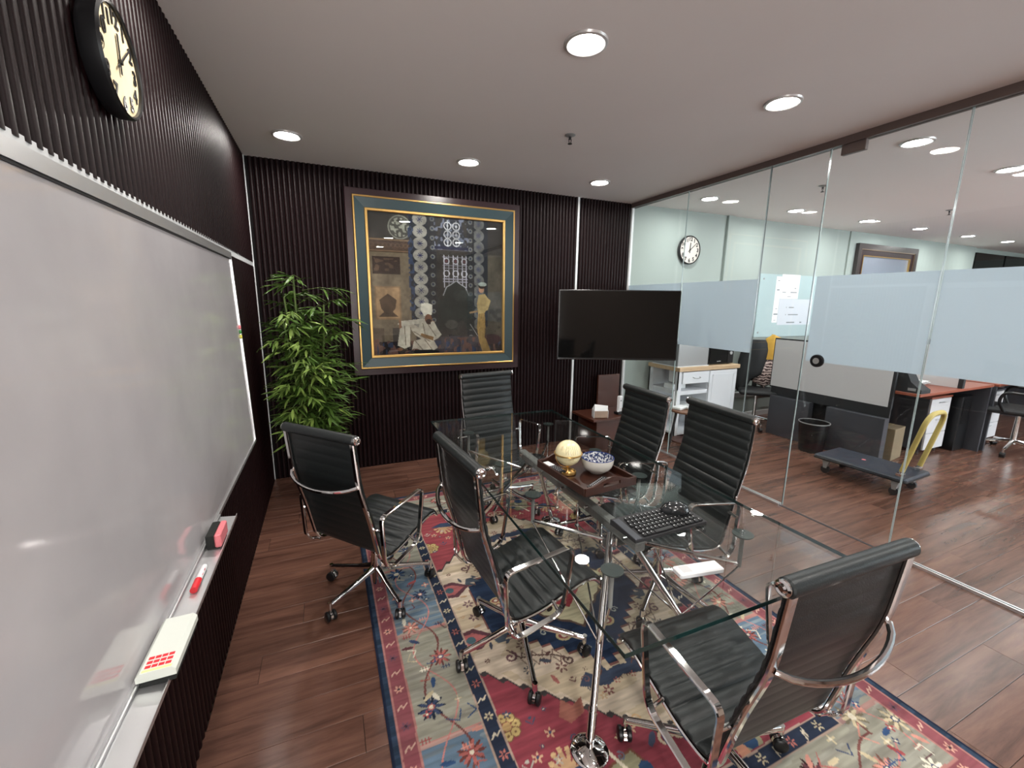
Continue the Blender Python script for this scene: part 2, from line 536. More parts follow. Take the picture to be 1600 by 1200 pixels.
# door leaf with film split around the finger pull
leaf = pane(1.288, 1.972, d1, 'door_leaf', fy0=1.295, fy1=1.955, fz=(1.142, 1.733))
R_ = Matrix.Rotation(PI/2, 3, 'Y')
MB().lathe([(.021, -.014), (.040, -.014), (.044, -.008), (.044, .008), (.040, .014), (.021, .014), (.021, -.014)], 32, (XG, 1.872, 1.150), R_).obj('finger_pull', M['blackp'], d1)
MB().lathe([(.0, -.0155), (.020, -.0155), (.0215, -.0155), (.0215, .0155), (.0, .0155)], 24, (XG, 1.872, 1.150), R_).obj('pull_insert', M['alu'], d1)
MB().bx(XG-.016, XG+.016, 1.765, 1.905, 2.492, 2.556, .003).obj('patch_fitting', M['track'], d1)
tr = thing('trim_4', 'brown metal track holding the glass under the ceiling', 'trim', kind='structure')
MB().bx(XG-.030, XG-.008, -2.1, YB-.01, H-.046, H-.0005).obj('track_channel', M['track'], tr, smooth=False)
MB().bx(XG+.008, XG+.030, -2.1, YB-.01, H-.046, H-.0005).obj('track_channel', M['track'], tr, smooth=False)
MB().bx(XG-.008, XG+.008, -2.1, YB-.01, H-.028, H-.0005).obj('track_core', M['blackm'], tr, smooth=False)
fr_ = thing('trim_5', 'silver floor rail under the glass partition', 'trim', kind='structure')
for a, b in ((-2.1, 1.255), (1.99, YB-.01)):
    MB().bx(XG-.017, XG-.006, a, b, 0, .016).obj('rail_lip', M['alu'], fr_, smooth=False)
    MB().bx(XG+.006, XG+.017, a, b, 0, .016).obj('rail_lip', M['alu'], fr_, smooth=False)
props(MB().bx(XG-.010, XG+.010, 1.255, 1.99, -.001, .0012).obj('trim_6', M['blackm'], smooth=False), 'dark threshold line in the floor under the glass door', 'trim', kind='structure')
props(MB().bx(XG-.014, XG+.014, YB-.012, YB+.012, 0, H).obj('trim_7', M['whitetrim'], smooth=False), 'slim pale end channel where the glass meets the slatted wall', 'trim', kind='structure')

# ------------------------------------------------------------------ office shell
wo = MB().bx(XG+.012, 10.8, 3.985, 4.12, 0, H).obj('wall_office', M['paint'], smooth=False)
props(wo, 'pale green white office wall beyond the glass', 'wall', kind='structure')
for a, b in ((4.578, 4.690),):
    MB().bx(a, b, 3.955, 3.985, 0, H, .003).obj('pilaster', M['paint'], wo, smooth=False)
MB().bx(7.06, 8.95, 3.965, 3.985, 0, H, .003).obj('raised_panel', M['paint'], wo, smooth=False)
wf = thing('wall_office_side', 'dark glazed end of the office beyond the framed picture', 'wall', kind='structure')
MB().bx(10.8, 14.0, 4.05, 4.15, 0, H).obj('wall_panel', M['paint'], wf, smooth=False)
for a, b in ((10.95, 12.05), (12.12, 13.2)):
    MB().bx(a, b, 4.02, 4.05, .1, 2.52).obj('dark_pane', M['tv'], wf, smooth=False)
MB().bx(14.0, 14.1, -2.1, 4.15, 0, H).obj('end_panel', M['paint'], wf, smooth=False)
bb = MB().bx(4.45, 10.8, 3.965, 3.985, 0, .07).obj('baseboard_office', M['white'], smooth=False)
props(bb, 'white baseboard along the office wall', 'baseboard', kind='structure')
props(MB().bx(4.42, 10.7, 3.925, 3.984, .30, .372, .004).obj('trim_8', M['greym'], smooth=False), 'grey cable trunking along the office wall', 'trim', kind='structure')

# ------------------------------------------------------------------ downlights
def make_light(mat, name='downlight'):
    t_ = thing(name, '', 'ceiling light')
    MB().lathe([(.070, .000), (.071, -.008), (.080, -.011), (.090, -.008), (.093, 0)], 40).obj('ring', M['ring'], t_)
    MB().lathe([(0, -.004), (.035, -.004), (.0705, -.004)], 40).obj('lamp_disc', mat, t_, smooth=False)
    return t_
protoA = make_light(M['lamp']); protoB = make_light(M['lamp2'])
LA = [(-.156, 3.41, 'round downlight above the potted bamboo, near the slatted corner'),
      (1.10, 3.415, 'round downlight in front of the framed painting'),
      (2.34, 3.445, 'round downlight above the television'),
      (1.075, 1.73, 'largest downlight, at the top centre above the glass table'),
      (2.325, 1.74, 'round downlight near the glass partition, right of the largest one'),
      (-.156, 1.73, 'downlight above the whiteboard, outside the picture'),
      (-.156, .05, 'downlight above the camera side of the whiteboard'),
      (1.09, .05, 'downlight above the near end of the table, behind the camera'),
      (2.33, .05, 'downlight near the partition, behind the camera'),
      (1.09, -1.3, 'downlight far behind the camera')]
for i, (x, y, l) in enumerate(LA):
    o = protoA if i == 0 else copy_tree(protoA)
    o.location = (x, y, H); o['label'] = l; o['group'] = 'downlights in the meeting room ceiling'
LB = [(3.655, 1.743, 'large office downlight just beyond the glass, highest seen through it'),
      (4.995, 1.737, 'office downlight at the right edge of the picture'),
      (3.689, 3.445, 'office downlight just right of the far wall clock'),
      (5.010, 3.43, 'office downlight above the glass notice board'),
      (6.39, 3.43, 'office downlight above the left side of the far framed picture'),
      (7.63, 3.43, 'office downlight above the right side of the far framed picture'),
      (9.03, 3.45, 'office downlight just past the far framed picture'),
      (10.3, 3.44, 'farthest office downlight near the dark glazing'),
      (11.8, 3.44, 'tiny office downlight at the far end'),
      (6.39, 1.74, 'office downlight above the second desk'),
      (7.8, 1.74, 'office downlight deep in the office'), (9.1, 1.74, 'office downlight over the far desks'),
      (3.66, .05, 'office downlight near the partition, outside the picture'), (5.0, .05, 'second office downlight outside the picture'),
      (6.4, .05, 'third office downlight outside the picture')]
for i, (x, y, l) in enumerate(LB):
    o = protoB if i == 0 else copy_tree(protoB)
    o.location = (x, y, H); o['label'] = l; o['group'] = 'downlights in the office ceiling'
def sprinkler(x, y, label):
    t_ = thing('sprinkler', label, 'sprinkler', (x, y, H), 0, 'ceiling sprinklers')
    MB().lathe([(0, -.001), (.034, -.001), (.034, -.004), (.020, -.010), (.010, -.012), (0, -.012)], 24).obj('escutcheon', M['greym'], t_)
    MB().cyl((0, 0, -.010), (0, 0, -.028), .008, .008, 10).cyl((-.009, 0, -.025), (-.006, 0, -.052), .0025, n=6).cyl((.009, 0, -.025), (.006, 0, -.052), .0025, n=6).obj('yoke', M['blackm'], t_)
    MB().cyl((0, 0, -.052), (0, 0, -.055), .014, n=14).obj('deflector', M['blackm'], t_)
sprinkler(1.531, 2.613, 'small dark ceiling sprinkler in the meeting room')
sprinkler(4.209, 2.66, 'small dark ceiling sprinkler just beyond the glass')
sprinkler(6.469, 2.67, 'small dark ceiling sprinkler farther off in the office')

# ------------------------------------------------------------------ whiteboard (bottom stands a little off the wall)
wbd = thing('whiteboard', 'large white magnetic board with pale smudges on the left slatted wall', 'whiteboard')
YA, YE = -.35, 2.862
ZB, ZT = .700, 1.782
XT, XB = -.462, -.437
def bxw(z):   # x of the board's face at height z
    return XB + (XT-XB)*(z-ZB)/(ZT-ZB)
def slab(y0, y1, z0, z1, front, back):
    q = MB()
    vs = []
    for z in (z0, z1):
        for yy in (y0, y1):
            vs += [(bxw(z)+front, yy, z), (bxw(z)+back, yy, z)]
    q.add(vs, [(0, 2, 6, 4), (1, 5, 7, 3), (0, 4, 5, 1), (2, 3, 7, 6), (0, 1, 3, 2), (4, 6, 7, 5)])
    return q
slab(YA, YE, ZB, ZT, 0, -.010).obj('board_surface', M['board'], wbd, smooth=False)
slab(YA, YE+.004, ZT-.030, ZT+.004, .006, -.012).obj('frame_rail', M['alu'], wbd, smooth=False)
slab(YA, YE-.008, ZT-.036, ZT-.030, .003, -.010).obj('dark_groove', M['blackm'], wbd, smooth=False)  # thin black groove line below the top rail
slab(YA, YE+.004, ZB-.008, ZB+.006, .006, -.012).obj('frame_rail', M['alu'], wbd, smooth=False)
slab(YE-.008, YE+.006, ZB-.008, ZT+.004, .006, -.012).obj('frame_rail', M['alu'], wbd, smooth=False)
TY1 = 1.86
tb = MB()
tprof = [(XB+.004, ZB+.004), (XB+.004, ZB-.006), (XB+.060, ZB-.012), (XB+.064, ZB-.002), (XB+.066, ZB-.002), (XB+.064, ZB-.018), (XB-.008, ZB-.014), (XB-.008, ZB+.004)]
tb.prism(tprof, lambda a, b, d: (a, d, b), YA, TY1)
tb.obj('pen_tray', M['alu'], wbd, smooth=False)
MB().cyl((XB+.009, YA, ZB+.002), (XB+.009, TY1, ZB+.002), .004, n=8).obj('tray_bead', M['alu'], wbd)
TTOP = ZB-.008
# things on the tray
e1 = thing('board_eraser', 'pink topped black felt eraser at the far end of the pen tray', 'eraser', (XB+.040, 1.665, TTOP), 0)
MB().bx(-.024, .0, -.055, .055, 0, .050, .003).obj('felt_pad', M['felt'], e1)
MB().bx(.0005, .020, -.055, .055, .002, .050, .004).obj('plastic_back', M['pink'], e1)
mk = thing('marker', 'red capped whiteboard marker lying on the pen tray', 'marker', (XB+.036, 1.42, TTOP+.009), 0)
MB().cyl((0, .0, 0), (0, .070, 0), .0088, n=14).obj('barrel', M['white'], mk)
MB().cyl((0, -.052, 0), (0, .0005, 0), .0096, .0098, n=14).obj('cap', M['red'], mk)
MB().cyl((0, .066, 0), (0, .0745, 0), .0075, n=12).obj('end_plug', M['white'], mk)
mb = MB()
for yy, zz in ((.02, .004), (.045, .005)):
    mb.add([(.0080, yy-.006, zz-.002), (.0080, yy+.006, zz-.002), (.0072, yy+.006, zz+.003), (.0072, yy-.006, zz+.003)], [(0, 1, 2, 3)])
mb.obj('printed_mark', M['pink'], mk, smooth=False)
e2 = thing('board_eraser', 'ivory plastic eraser with red lettering, nearest on the pen tray', 'eraser', (XB+.046, 1.13, TTOP), 0)
e2.scale = (1.35, 1.05, 1)
MB().bx(-.026, .024, -.085, .080, 0, .018, .002).obj('felt_pad', M['felt'], e2)
MB().prism([(-.028, .016), (.026, .016), (.026, .030), (.020, .038), (-.022, .038), (-.028, .030)], lambda a, b, d: (a, d, b), -.088, .083).obj('plastic_back', M['ivory'], e2)
lb = MB()
for i, ll in enumerate((.034, .030, .026)):
    for j in range(4):
        lb.bx(-.018+j*.0092, -.018+j*.0092+.0078, -.076+i*.0125, -.076+i*.0125+.008, .0380, .0384)
lb.obj('red_print', M['red'], e2, smooth=False)
MB().bx(-.020, .020, -.086, -.079, .0378, .0381).obj('yellow_band', simple('pale_yellow', (.75, .75, .35), .5), e2, smooth=False)
for nm, z, cl, mat in (('pink', 1.375, 'pink', M['pink']), ('green', 1.349, 'green', simple('green_plastic', (.05, .25, .06), .4)), ('yellow', 1.322, 'yellow', simple('yellow_plastic', (.75, .70, .12), .4))):
    mg = MB().lathe([(0, 0), (.011, 0), (.012, .004), (.009, .009), (0, .010)], 18, (bxw(z)+.0005, 2.838, z), R_).obj('magnet', mat)
    props(mg, cl+' round magnet at the right edge of the whiteboard', 'magnet', 'magnets stacked on the whiteboard edge')

# ------------------------------------------------------------------ wall clocks
M['clockface'] = wood('clock_face_wood', (.74, .60, .36), (.84, .70, .45), (20, 3, 3), .5)
def clock(name, label, r, face, mat4, hm=(1, 10)):
    t_ = thing(name, label, 'clock'); t_.matrix_world = mat4
    # local: XY face plane, +Z out of the wall
    MB().lathe([(0, 0), (r*1.02, 0), (r*1.08, .012), (r*1.08, .040), (r*1.04, .046), (r, .043), (r, .036), (0, .036)], 56).obj('case', M['blackp'], t_)
    fc = MB().lathe([(0, .0365), (r*.6, .0365), (r*.995, .0365)], 56).obj('dial', face, t_, smooth=False)
    for i in range(1, 13):
        cu = bpy.data.curves.new('numeral', 'FONT'); cu.body = str(i); cu.size = r*.40
        cu.align_x = 'CENTER'; cu.align_y = 'CENTER'; cu.extrude = .0008; cu.offset = r*.012
        cu.materials.append(M['blackp'])
        tmp = bpy.data.objects.new('numeral_text', cu)
        me = bpy.data.meshes.new_from_object(tmp); me.name = 'numeral'
        bpy.data.objects.remove(tmp)
        o = bpy.data.objects.new('numeral', me); COL.objects.link(o); o.parent = fc
        a = PI/2-2*PI*i/12
        o.location = (math.cos(a)*r*.80, math.sin(a)*r*.80, .038)
    def hand(ang, ln, wd, mat, z, nm):
        a = PI/2-ang
        q = MB().box(ln/2-r*.12, 0, z, ln+r*.24, wd, .0012)
        o = q.obj(nm, mat, t_, smooth=False); o.rotation_euler = (0, 0, a)
    hand(math.radians(3), r*.55, r*.07, M['blackp'], .0400, 'hour_hand')
    hand(math.radians(50), r*.74, r*.045, M['blackp'], .0415, 'minute_hand')
    MB().cyl((0, 0, .036), (0, 0, .0445), r*.05, n=14).obj('hub', M['blackp'], t_)
    return t_
mL = Matrix(((0, 0, 1, XL+.0065), (1, 0, 0, 1.545), (0, 1, 0, 2.130), (0, 0, 0, 1)))
# local X -> world +Y would mirror; use X -> -Y so that the dial reads correctly from inside the room
mL = Matrix(((0, 0, 1, XL+.0065), (1, 0, 0, 1.545), (0, 1, 0, 2.130), (0, 0, 0, 1)))
clock('wall_clock', 'round wall clock with a pale wooden dial high on the left slatted wall', .122, M['clockface'], mL)
mB = Matrix(((1, 0, 0, 3.985), (0, 0, -1, 3.984), (0, 1, 0, 2.160), (0, 0, 0, 1)))
clock('wall_clock', 'round black rimmed clock on the pale office wall behind the glass', .150, simple('clock_cream', (.72, .66, .60), .5), mB)

# ------------------------------------------------------------------ painting on the back wall
def grid_paint(name, nx, ny, x0, x1, y0, y1, colfn, mat, parent, to3d, loc_label=None):
    xs = np.linspace(x0, x1, nx); ys = np.linspace(y0, y1, ny)
    X, Y = np.meshgrid(xs, ys)
    col = colfn(X, Y)
    me = bpy.data.meshes.new(name)
    co = to3d(X.ravel(), Y.ravel())
    me.vertices.add(nx*ny); me.vertices.foreach_set('co', co.astype(np.float32).ravel())
    i = np.arange(nx-1)[None, :]+np.arange(ny-1)[:, None]*nx
    q = np.stack([i, i+1, i+nx+1, i+nx], -1).reshape(-1, 4)
    nf = len(q)
    me.loops.add(nf*4); me.loops.foreach_set('vertex_index', q.ravel().astype(np.int32))
    me.polygons.add(nf); me.polygons.foreach_set('loop_start', np.arange(0, nf*4, 4, dtype=np.int32))
    me.polygons.foreach_set('loop_total', np.full(nf, 4, dtype=np.int32))
    me.update(calc_edges=True)
    at = me.color_attributes.new('pattern', 'FLOAT_COLOR', 'POINT')
    c4 = np.ones((nx*ny, 4), np.float32)
    c = np.clip(col.reshape(-1, 3)/255.0, 0, 1)
    c4[:, :3] = np.where(c <= .04045, c/12.92, ((c+.055)/1.055)**2.4)
    at.data.foreach_set('color', c4.ravel())
    me.materials.append(mat)
    o = bpy.data.objects.new(name, me); COL.objects.link(o)
    if parent is not None: o.parent = parent
    return o
class Paint:
    def __init__(s, X, Y, base):
        s.X, s.Y = X, Y
        s.c = np.empty(X.shape+(3,)); s.c[:] = base
    def put(s, m_, col, a=1.0):
        m_ = np.clip(m_.astype(float), 0, 1)[..., None]*a
        s.c = s.c*(1-m_)+np.array(col, float)*m_
    def soft(s, d, w_): return np.clip(.5-d/w_, 0, 1)
    def rect(s, x0, x1, y0, y1, col, a=1.0):
        s.put((s.X > x0) & (s.X < x1) & (s.Y > y0) & (s.Y < y1), col, a)
    def disc(s, x, y, r, col, a=1.0, ry=None, rot=0.0):
        dx, dy = s.X-x, s.Y-y
        if rot: dx, dy = dx*math.cos(rot)+dy*math.sin(rot), -dx*math.sin(rot)+dy*math.cos(rot)
        s.put((dx/r)**2+(dy/(ry or r))**2 < 1, col, a)
    def ring(s, x, y, r, w_, col, a=1.0, ry=None):
        k = (ry or r)/r
        d = np.hypot(s.X-x, (s.Y-y)/k)
        s.put(np.abs(d-r) < w_/2, col, a)
    def poly(s, pts, col, a=1.0):
        inside = np.zeros(s.X.shape, bool)
        n_ = len(pts)
        for i in range(n_):
            x1, y1 = pts[i]; x2, y2 = pts[(i+1) % n_]
            if y1 == y2: continue
            cnd = ((s.Y > y1) != (s.Y > y2)) & (s.X < (x2-x1)*(s.Y-y1)/(y2-y1)+x1)
            inside ^= cnd
        s.put(inside, col, a)
    def line(s, pts, w_, col, a=1.0):
        mm = np.zeros(s.X.shape, bool)
        for (x1, y1), (x2, y2) in zip(pts[:-1], pts[1:]):
            dx, dy = x2-x1, y2-y1; L = dx*dx+dy*dy+1e-12
            t_ = np.clip(((s.X-x1)*dx+(s.Y-y1)*dy)/L, 0, 1)
            mm |= np.hypot(s.X-x1-t_*dx, s.Y-y1-t_*dy) < w_/2
        s.put(mm, col, a)
    def flower(s, x, y, r, n_, c1, c0, a=1.0, ph=0.0):
        d = np.hypot(s.X-x, s.Y-y); an = np.arctan2(s.Y-y, s.X-x)+ph
        s.put(d < r*(.62+.38*np.cos(n_*an)), c1, a)
        s.put(d < r*.28, c0, a)
def vnoise(X, Y, sx, sy, seed):
    g = np.random.RandomState(seed).rand(256, 256)
    x, y = X*sx+seed*1.7, Y*sy+seed*3.1
    xi, yi = np.floor(x).astype(int), np.floor(y).astype(int)
    fx, fy = x-xi, y-yi; fx = fx*fx*(3-2*fx); fy = fy*fy*(3-2*fy)
    a = g[xi % 256, yi % 256]; b = g[(xi+1) % 256, yi % 256]; c = g[xi % 256, (yi+1) % 256]; d = g[(xi+1) % 256, (yi+1) % 256]
    return (a*(1-fx)+b*fx)*(1-fy)+(c*(1-fx)+d*fx)*fy

def painting(X, Y):
    # X 0..1 left to right, Y 0..1 top to bottom
    P = Paint(X, Y, (62, 60, 57))
    P.rect(0, .31, .27, 1, (128, 116, 98)); P.rect(.86, 1, .25, 1, (88, 84, 74))
    P.rect(0, .31, 0, .18, (66, 64, 60))
    P.rect(0, .29, .175, .27, (84, 66, 54)); P.rect(0, .29, .180, .188, (140, 118, 90)); P.rect(0, .29, .255, .264, (136, 112, 88))
    for i in range(10): P.ring(.02+i*.029, .22, .013, .004, (120, 98, 78))
    P.disc(.215, .095, .082, (86, 86, 80)); P.ring(.215, .095, .078, .008, (150, 152, 140))
    P.put(((X-.215)**2+(Y-.095)**2 < .065**2) & (vnoise(X, Y, 70, 70, 3) > .5), (168, 170, 156))
    P.rect(.02, .21, .30, .42, (58, 46, 42)); P.put((X > .03) & (X < .20) & (Y > .31) & (Y < .41) & (vnoise(X, Y, 30, 50, 5) > .62), (96, 78, 66))
    P.rect(.025, .205, .505, .74, (150, 124, 96)); P.rect(.035, .195, .515, .73, (176, 146, 112))
    P.poly([(.055, .60), (.115, .555), (.175, .60), (.165, .66), (.145, .685), (.185, .722), (.045, .722), (.085, .685), (.065, .66)], (92, 76, 62))
    P.line([(.21, .47), (.31, .47)], .003, (96, 88, 76)); P.line([(.21, .80), (.31, .80)], .003, (100, 92, 80))
    P.rect(0, .08, .80, .90, (104, 92, 80)); P.rect(.14, .22, .80, .92, (84, 78, 72))
    # tiled pilasters
    for cx, a, wv in ((.355, 1.0, .052), (.80, .62, .044)):
        P.rect(cx-.075, cx+.075, 0, .80, (38, 46, 56), .9)
        for i in range(10):
            yy = .03+i*.083
            P.disc(cx, yy, wv, (158, 156, 148), a, ry=.043)
            d = np.hypot(X-cx, Y-yy); an = np.arctan2(Y-yy, X-cx)
            P.put(d < .024*(.6+.4*np.cos(8*an)), (38, 48, 92), a)
    P.put((X > .27) & (X < .31) & (Y < .82) & (vnoise(X, Y, 60, 60, 8) > .55), (60, 76, 104))
    for cx in (.445, .735):
        P.rect(cx-.028, cx+.028, 0, .98, (48, 50, 54))
        for i in range(14):
            P.disc(cx, .02+i*.066, .017, (126, 128, 124), .9); P.disc(cx, .02+i*.066, .008, (50, 60, 84))
    # chimney hood
    P.poly([(.47, .22), (.545, 0), (.66, 0), (.71, .22)], (54, 58, 66)); P.put((X > .46) & (X < .72) & (Y < .23) & (vnoise(X, Y, 55, 55, 11) > .66), (118, 124, 140))
    for yy in (.06, .12, .175):
        for xx in (.56, .625):
            P.ring(xx, yy, .026, .007, (196, 198, 200)); P.disc(xx, yy, .008, (190, 192, 196)); P.line([(xx, yy-.04), (xx, yy+.03)], .005, (186, 190, 194))
    P.rect(.46, .72, .205, .225, (40, 44, 66)); P.line([(.46, .23), (.72, .23)], .005, (92, 92, 100))
    # lattice
    for xx in (.53, .565, .60, .635, .67, .70):
        P.line([(xx, .27), (xx, .50)], .006, (186, 186, 196))
    for yy in (.28, .34, .36, .44, .46): P.line([(.52, yy), (.71, yy)], .004, (160, 160, 172))
    for xx in (.548, .618, .685):
        P.ring(xx, .31, .020, .006, (200, 200, 208)); P.ring(xx, .40, .022, .006, (200, 200, 208)); P.disc(xx, .31, .010, (92, 60, 66))
    # arch
    P.poly([(.48, .82), (.48, .60), (.52, .56), (.545, .50), (.58, .48), (.62, .455), (.66, .48), (.695, .50), (.72, .56), (.755, .60), (.755, .82)], (50, 56, 53))
    P.line([(.52, .56), (.545, .50), (.58, .48), (.62, .452), (.66, .48), (.695, .50), (.72, .56)], .007, (170, 172, 176))
    P.rect(.60, .755, .52, .60, (66, 72, 70), .6)  # faint reflection in the glazing, painted into the arch colour
    # floor, carpets, kettles
    P.rect(0, 1, .90, 1, (44, 38, 40)); P.rect(.45, .85, .87, 1, (78, 72, 76))
    P.put((Y > .88) & (vnoise(X, Y, 40, 26, 14) > .6), (112, 84, 76)); P.put((Y > .90) & (vnoise(X, Y, 50, 20, 15) > .7), (60, 72, 96))
    P.disc(.58, .78, .05, (84, 84, 80), ry=.035); P.disc(.66, .80, .035, (64, 62, 60), ry=.05); P.disc(.90, .90, .09, (70, 48, 52), ry=.04)
    P.line([(.73, .78), (.79, .87)], .006, (150, 150, 150))
    P.put((X > .88) & (Y > .66) & (Y < .84) & (vnoise(X, Y, 30, 30, 17) > .55), (66, 60, 52))
    # seated figure in white with a tall cap
    wht = (206, 200, 184); sh = (160, 152, 138)
    P.poly([(.17, .93), (.195, .785), (.215, .755), (.25, .765), (.268, .81), (.262, .94), (.22, .955)], wht)
    P.poly([(.245, .775), (.275, .765), (.43, .865), (.41, .93), (.30, .855)], (196, 188, 172))
    P.poly([(.29, .90), (.42, .865), (.47, .955), (.42, .985), (.27, .978)], (200, 192, 176))
    P.poly([(.175, .775), (.195, .752), (.36, .735), (.37, .768), (.21, .786)], (214, 208, 192))
    P.poly([(.335, .745), (.39, .735), (.455, .785), (.50, .855), (.47, .885), (.44, .90), (.345, .86), (.33, .80)], wht)
    P.poly([(.345, .842), (.44, .872), (.435, .90), (.34, .868)], (140, 110, 74))
    P.poly([(.185, .745), (.20, .74), (.205, .80), (.185, .81)], (150, 112, 86))
    for a_ in ([(.225, .79), (.23, .93)], [(.27, .80), (.262, .94)], [(.36, .77), (.375, .85)], [(.40, .78), (.455, .865)], [(.30, .90), (.36, .975)], [(.37, .89), (.43, .975)], [(.29, .83), (.41, .905)]):
        P.line(a_, .006, (134, 124, 110))
    P.poly([(.345, .665), (.352, .625), (.395, .618), (.435, .632), (.430, .705), (.37, .715)], (214, 210, 196))
    P.disc(.402, .735, .027, (124, 88, 68), ry=.034); P.disc(.405, .758, .022, (58, 42, 36), ry=.020)
    P.disc(.435, .765, .016, (150, 112, 86)); P.line([(.435, .77), (.47, .84)], .030, wht)
    P.disc(.185, .96, .022, (120, 84, 64), ry=.012); P.disc(.30, .97, .03, (112, 80, 66), ry=.012)
    P.disc(.36, .985, .12, (26, 26, 30), ry=.018)
    # standing figure in gold
    gd = (170, 142, 88)
    P.poly([(.80, .66), (.845, .655), (.855, .76), (.85, .88), (.90, 1.0), (.83, 1.0), (.80, .90), (.785, .80)], gd)
    P.poly([(.80, .555), (.85, .545), (.895, .60), (.88, .65), (.85, .69), (.795, .70), (.785, .62)], (186, 164, 112))
    P.line([(.885, .60), (.865, .66), (.80, .645)], .026, (190, 168, 116)); P.line([(.79, .68), (.73, .69)], .014, (150, 126, 96))
    for k in range(6): P.line([(.805+k*.009, .70), (.81+k*.010, .90), (.84+k*.012, .99)], .003, (122, 98, 56))
    P.disc(.822, .51, .022, (190, 150, 124), ry=.028); P.disc(.828, .485, .030, (52, 40, 34), ry=.022); P.disc(.832, .472, .034, (168, 180, 172), ry=.016)
    v = vnoise(X, Y, 60, 60, 21)[..., None]*.16+vnoise(X, Y, 14, 14, 22)[..., None]*.25+.80
    P.c = P.c*v
    return np.clip((P.c-14)*.93, 4, 255)
pic = thing('framed_painting', 'large painting of a seated man in white and standing woman, in green and gold frame', 'painting')
YF = YB-.008
def ring_frame(x0, x1, z0, z1, wd, ya, yb, mat, name, prof=None):
    """mitred frame; ya back, yb front (smaller y)"""
    q = MB()
    pts = [(0, ya), (0, yb+.004), (.004, yb), (wd-.004, yb), (wd, yb+.004), (wd, ya)] if prof is None else prof
    vs = []
    for cx, cz, sx, sz in ((x0, z0, 1, 1), (x1, z0, -1, 1), (x1, z1, -1, -1), (x0, z1, 1, -1)):
        for a, b in pts: vs.append((cx+sx*a, b, cz+sz*a))
    k_ = len(pts); fs = []
    for i in range(4):
        j = (i+1) % 4
        for a in range(k_):
            c = (a+1) % k_
            fs.append((i*k_+a, j*k_+a, j*k_+c, i*k_+c))
    q.add(vs, fs)
    return q.obj(name, mat, pic, smooth=False)
MB().bx(.205, 1.782, YF-.030, YF, .876, 2.446, .004).obj('backing_board', M['darkframe'], pic, smooth=False)
ring_frame(.205, 1.782, .876, 2.446, .058, YF-.028, YF-.046, M['darkframe'], 'outer_moulding')
ring_frame(.262, 1.725, .936, 2.392, .016, YF-.028, YF-.062, M['gold'], 'gold_edge')
ring_frame(.278, 1.709, .952, 2.376, .078, YF-.028, YF-.058, M['green'], 'green_frame',
           [(0, YF-.028), (0, YF-.060), (.078, YF-.044), (.078, YF-.028)])
ring_frame(.356, 1.631, 1.030, 2.298, .023, YF-.028, YF-.052, M['gold'], 'gold_fillet')
grid_paint('canvas', 300, 300, 0, 1, 0, 1, painting, vcol('canvas_print', .7), pic,
           lambda X, Y: np.stack([.377+X*(1.612-.377), np.full(X.shape, YF-.033), 2.278-Y*(2.278-1.049)], -1))
MB().bx(.377, 1.612, YF-.0375, YF-.0355, 1.049, 2.278).obj('picture_glass', glassmat('picture_glazing', (.97, .98, .98), 1.0), pic, smooth=False)

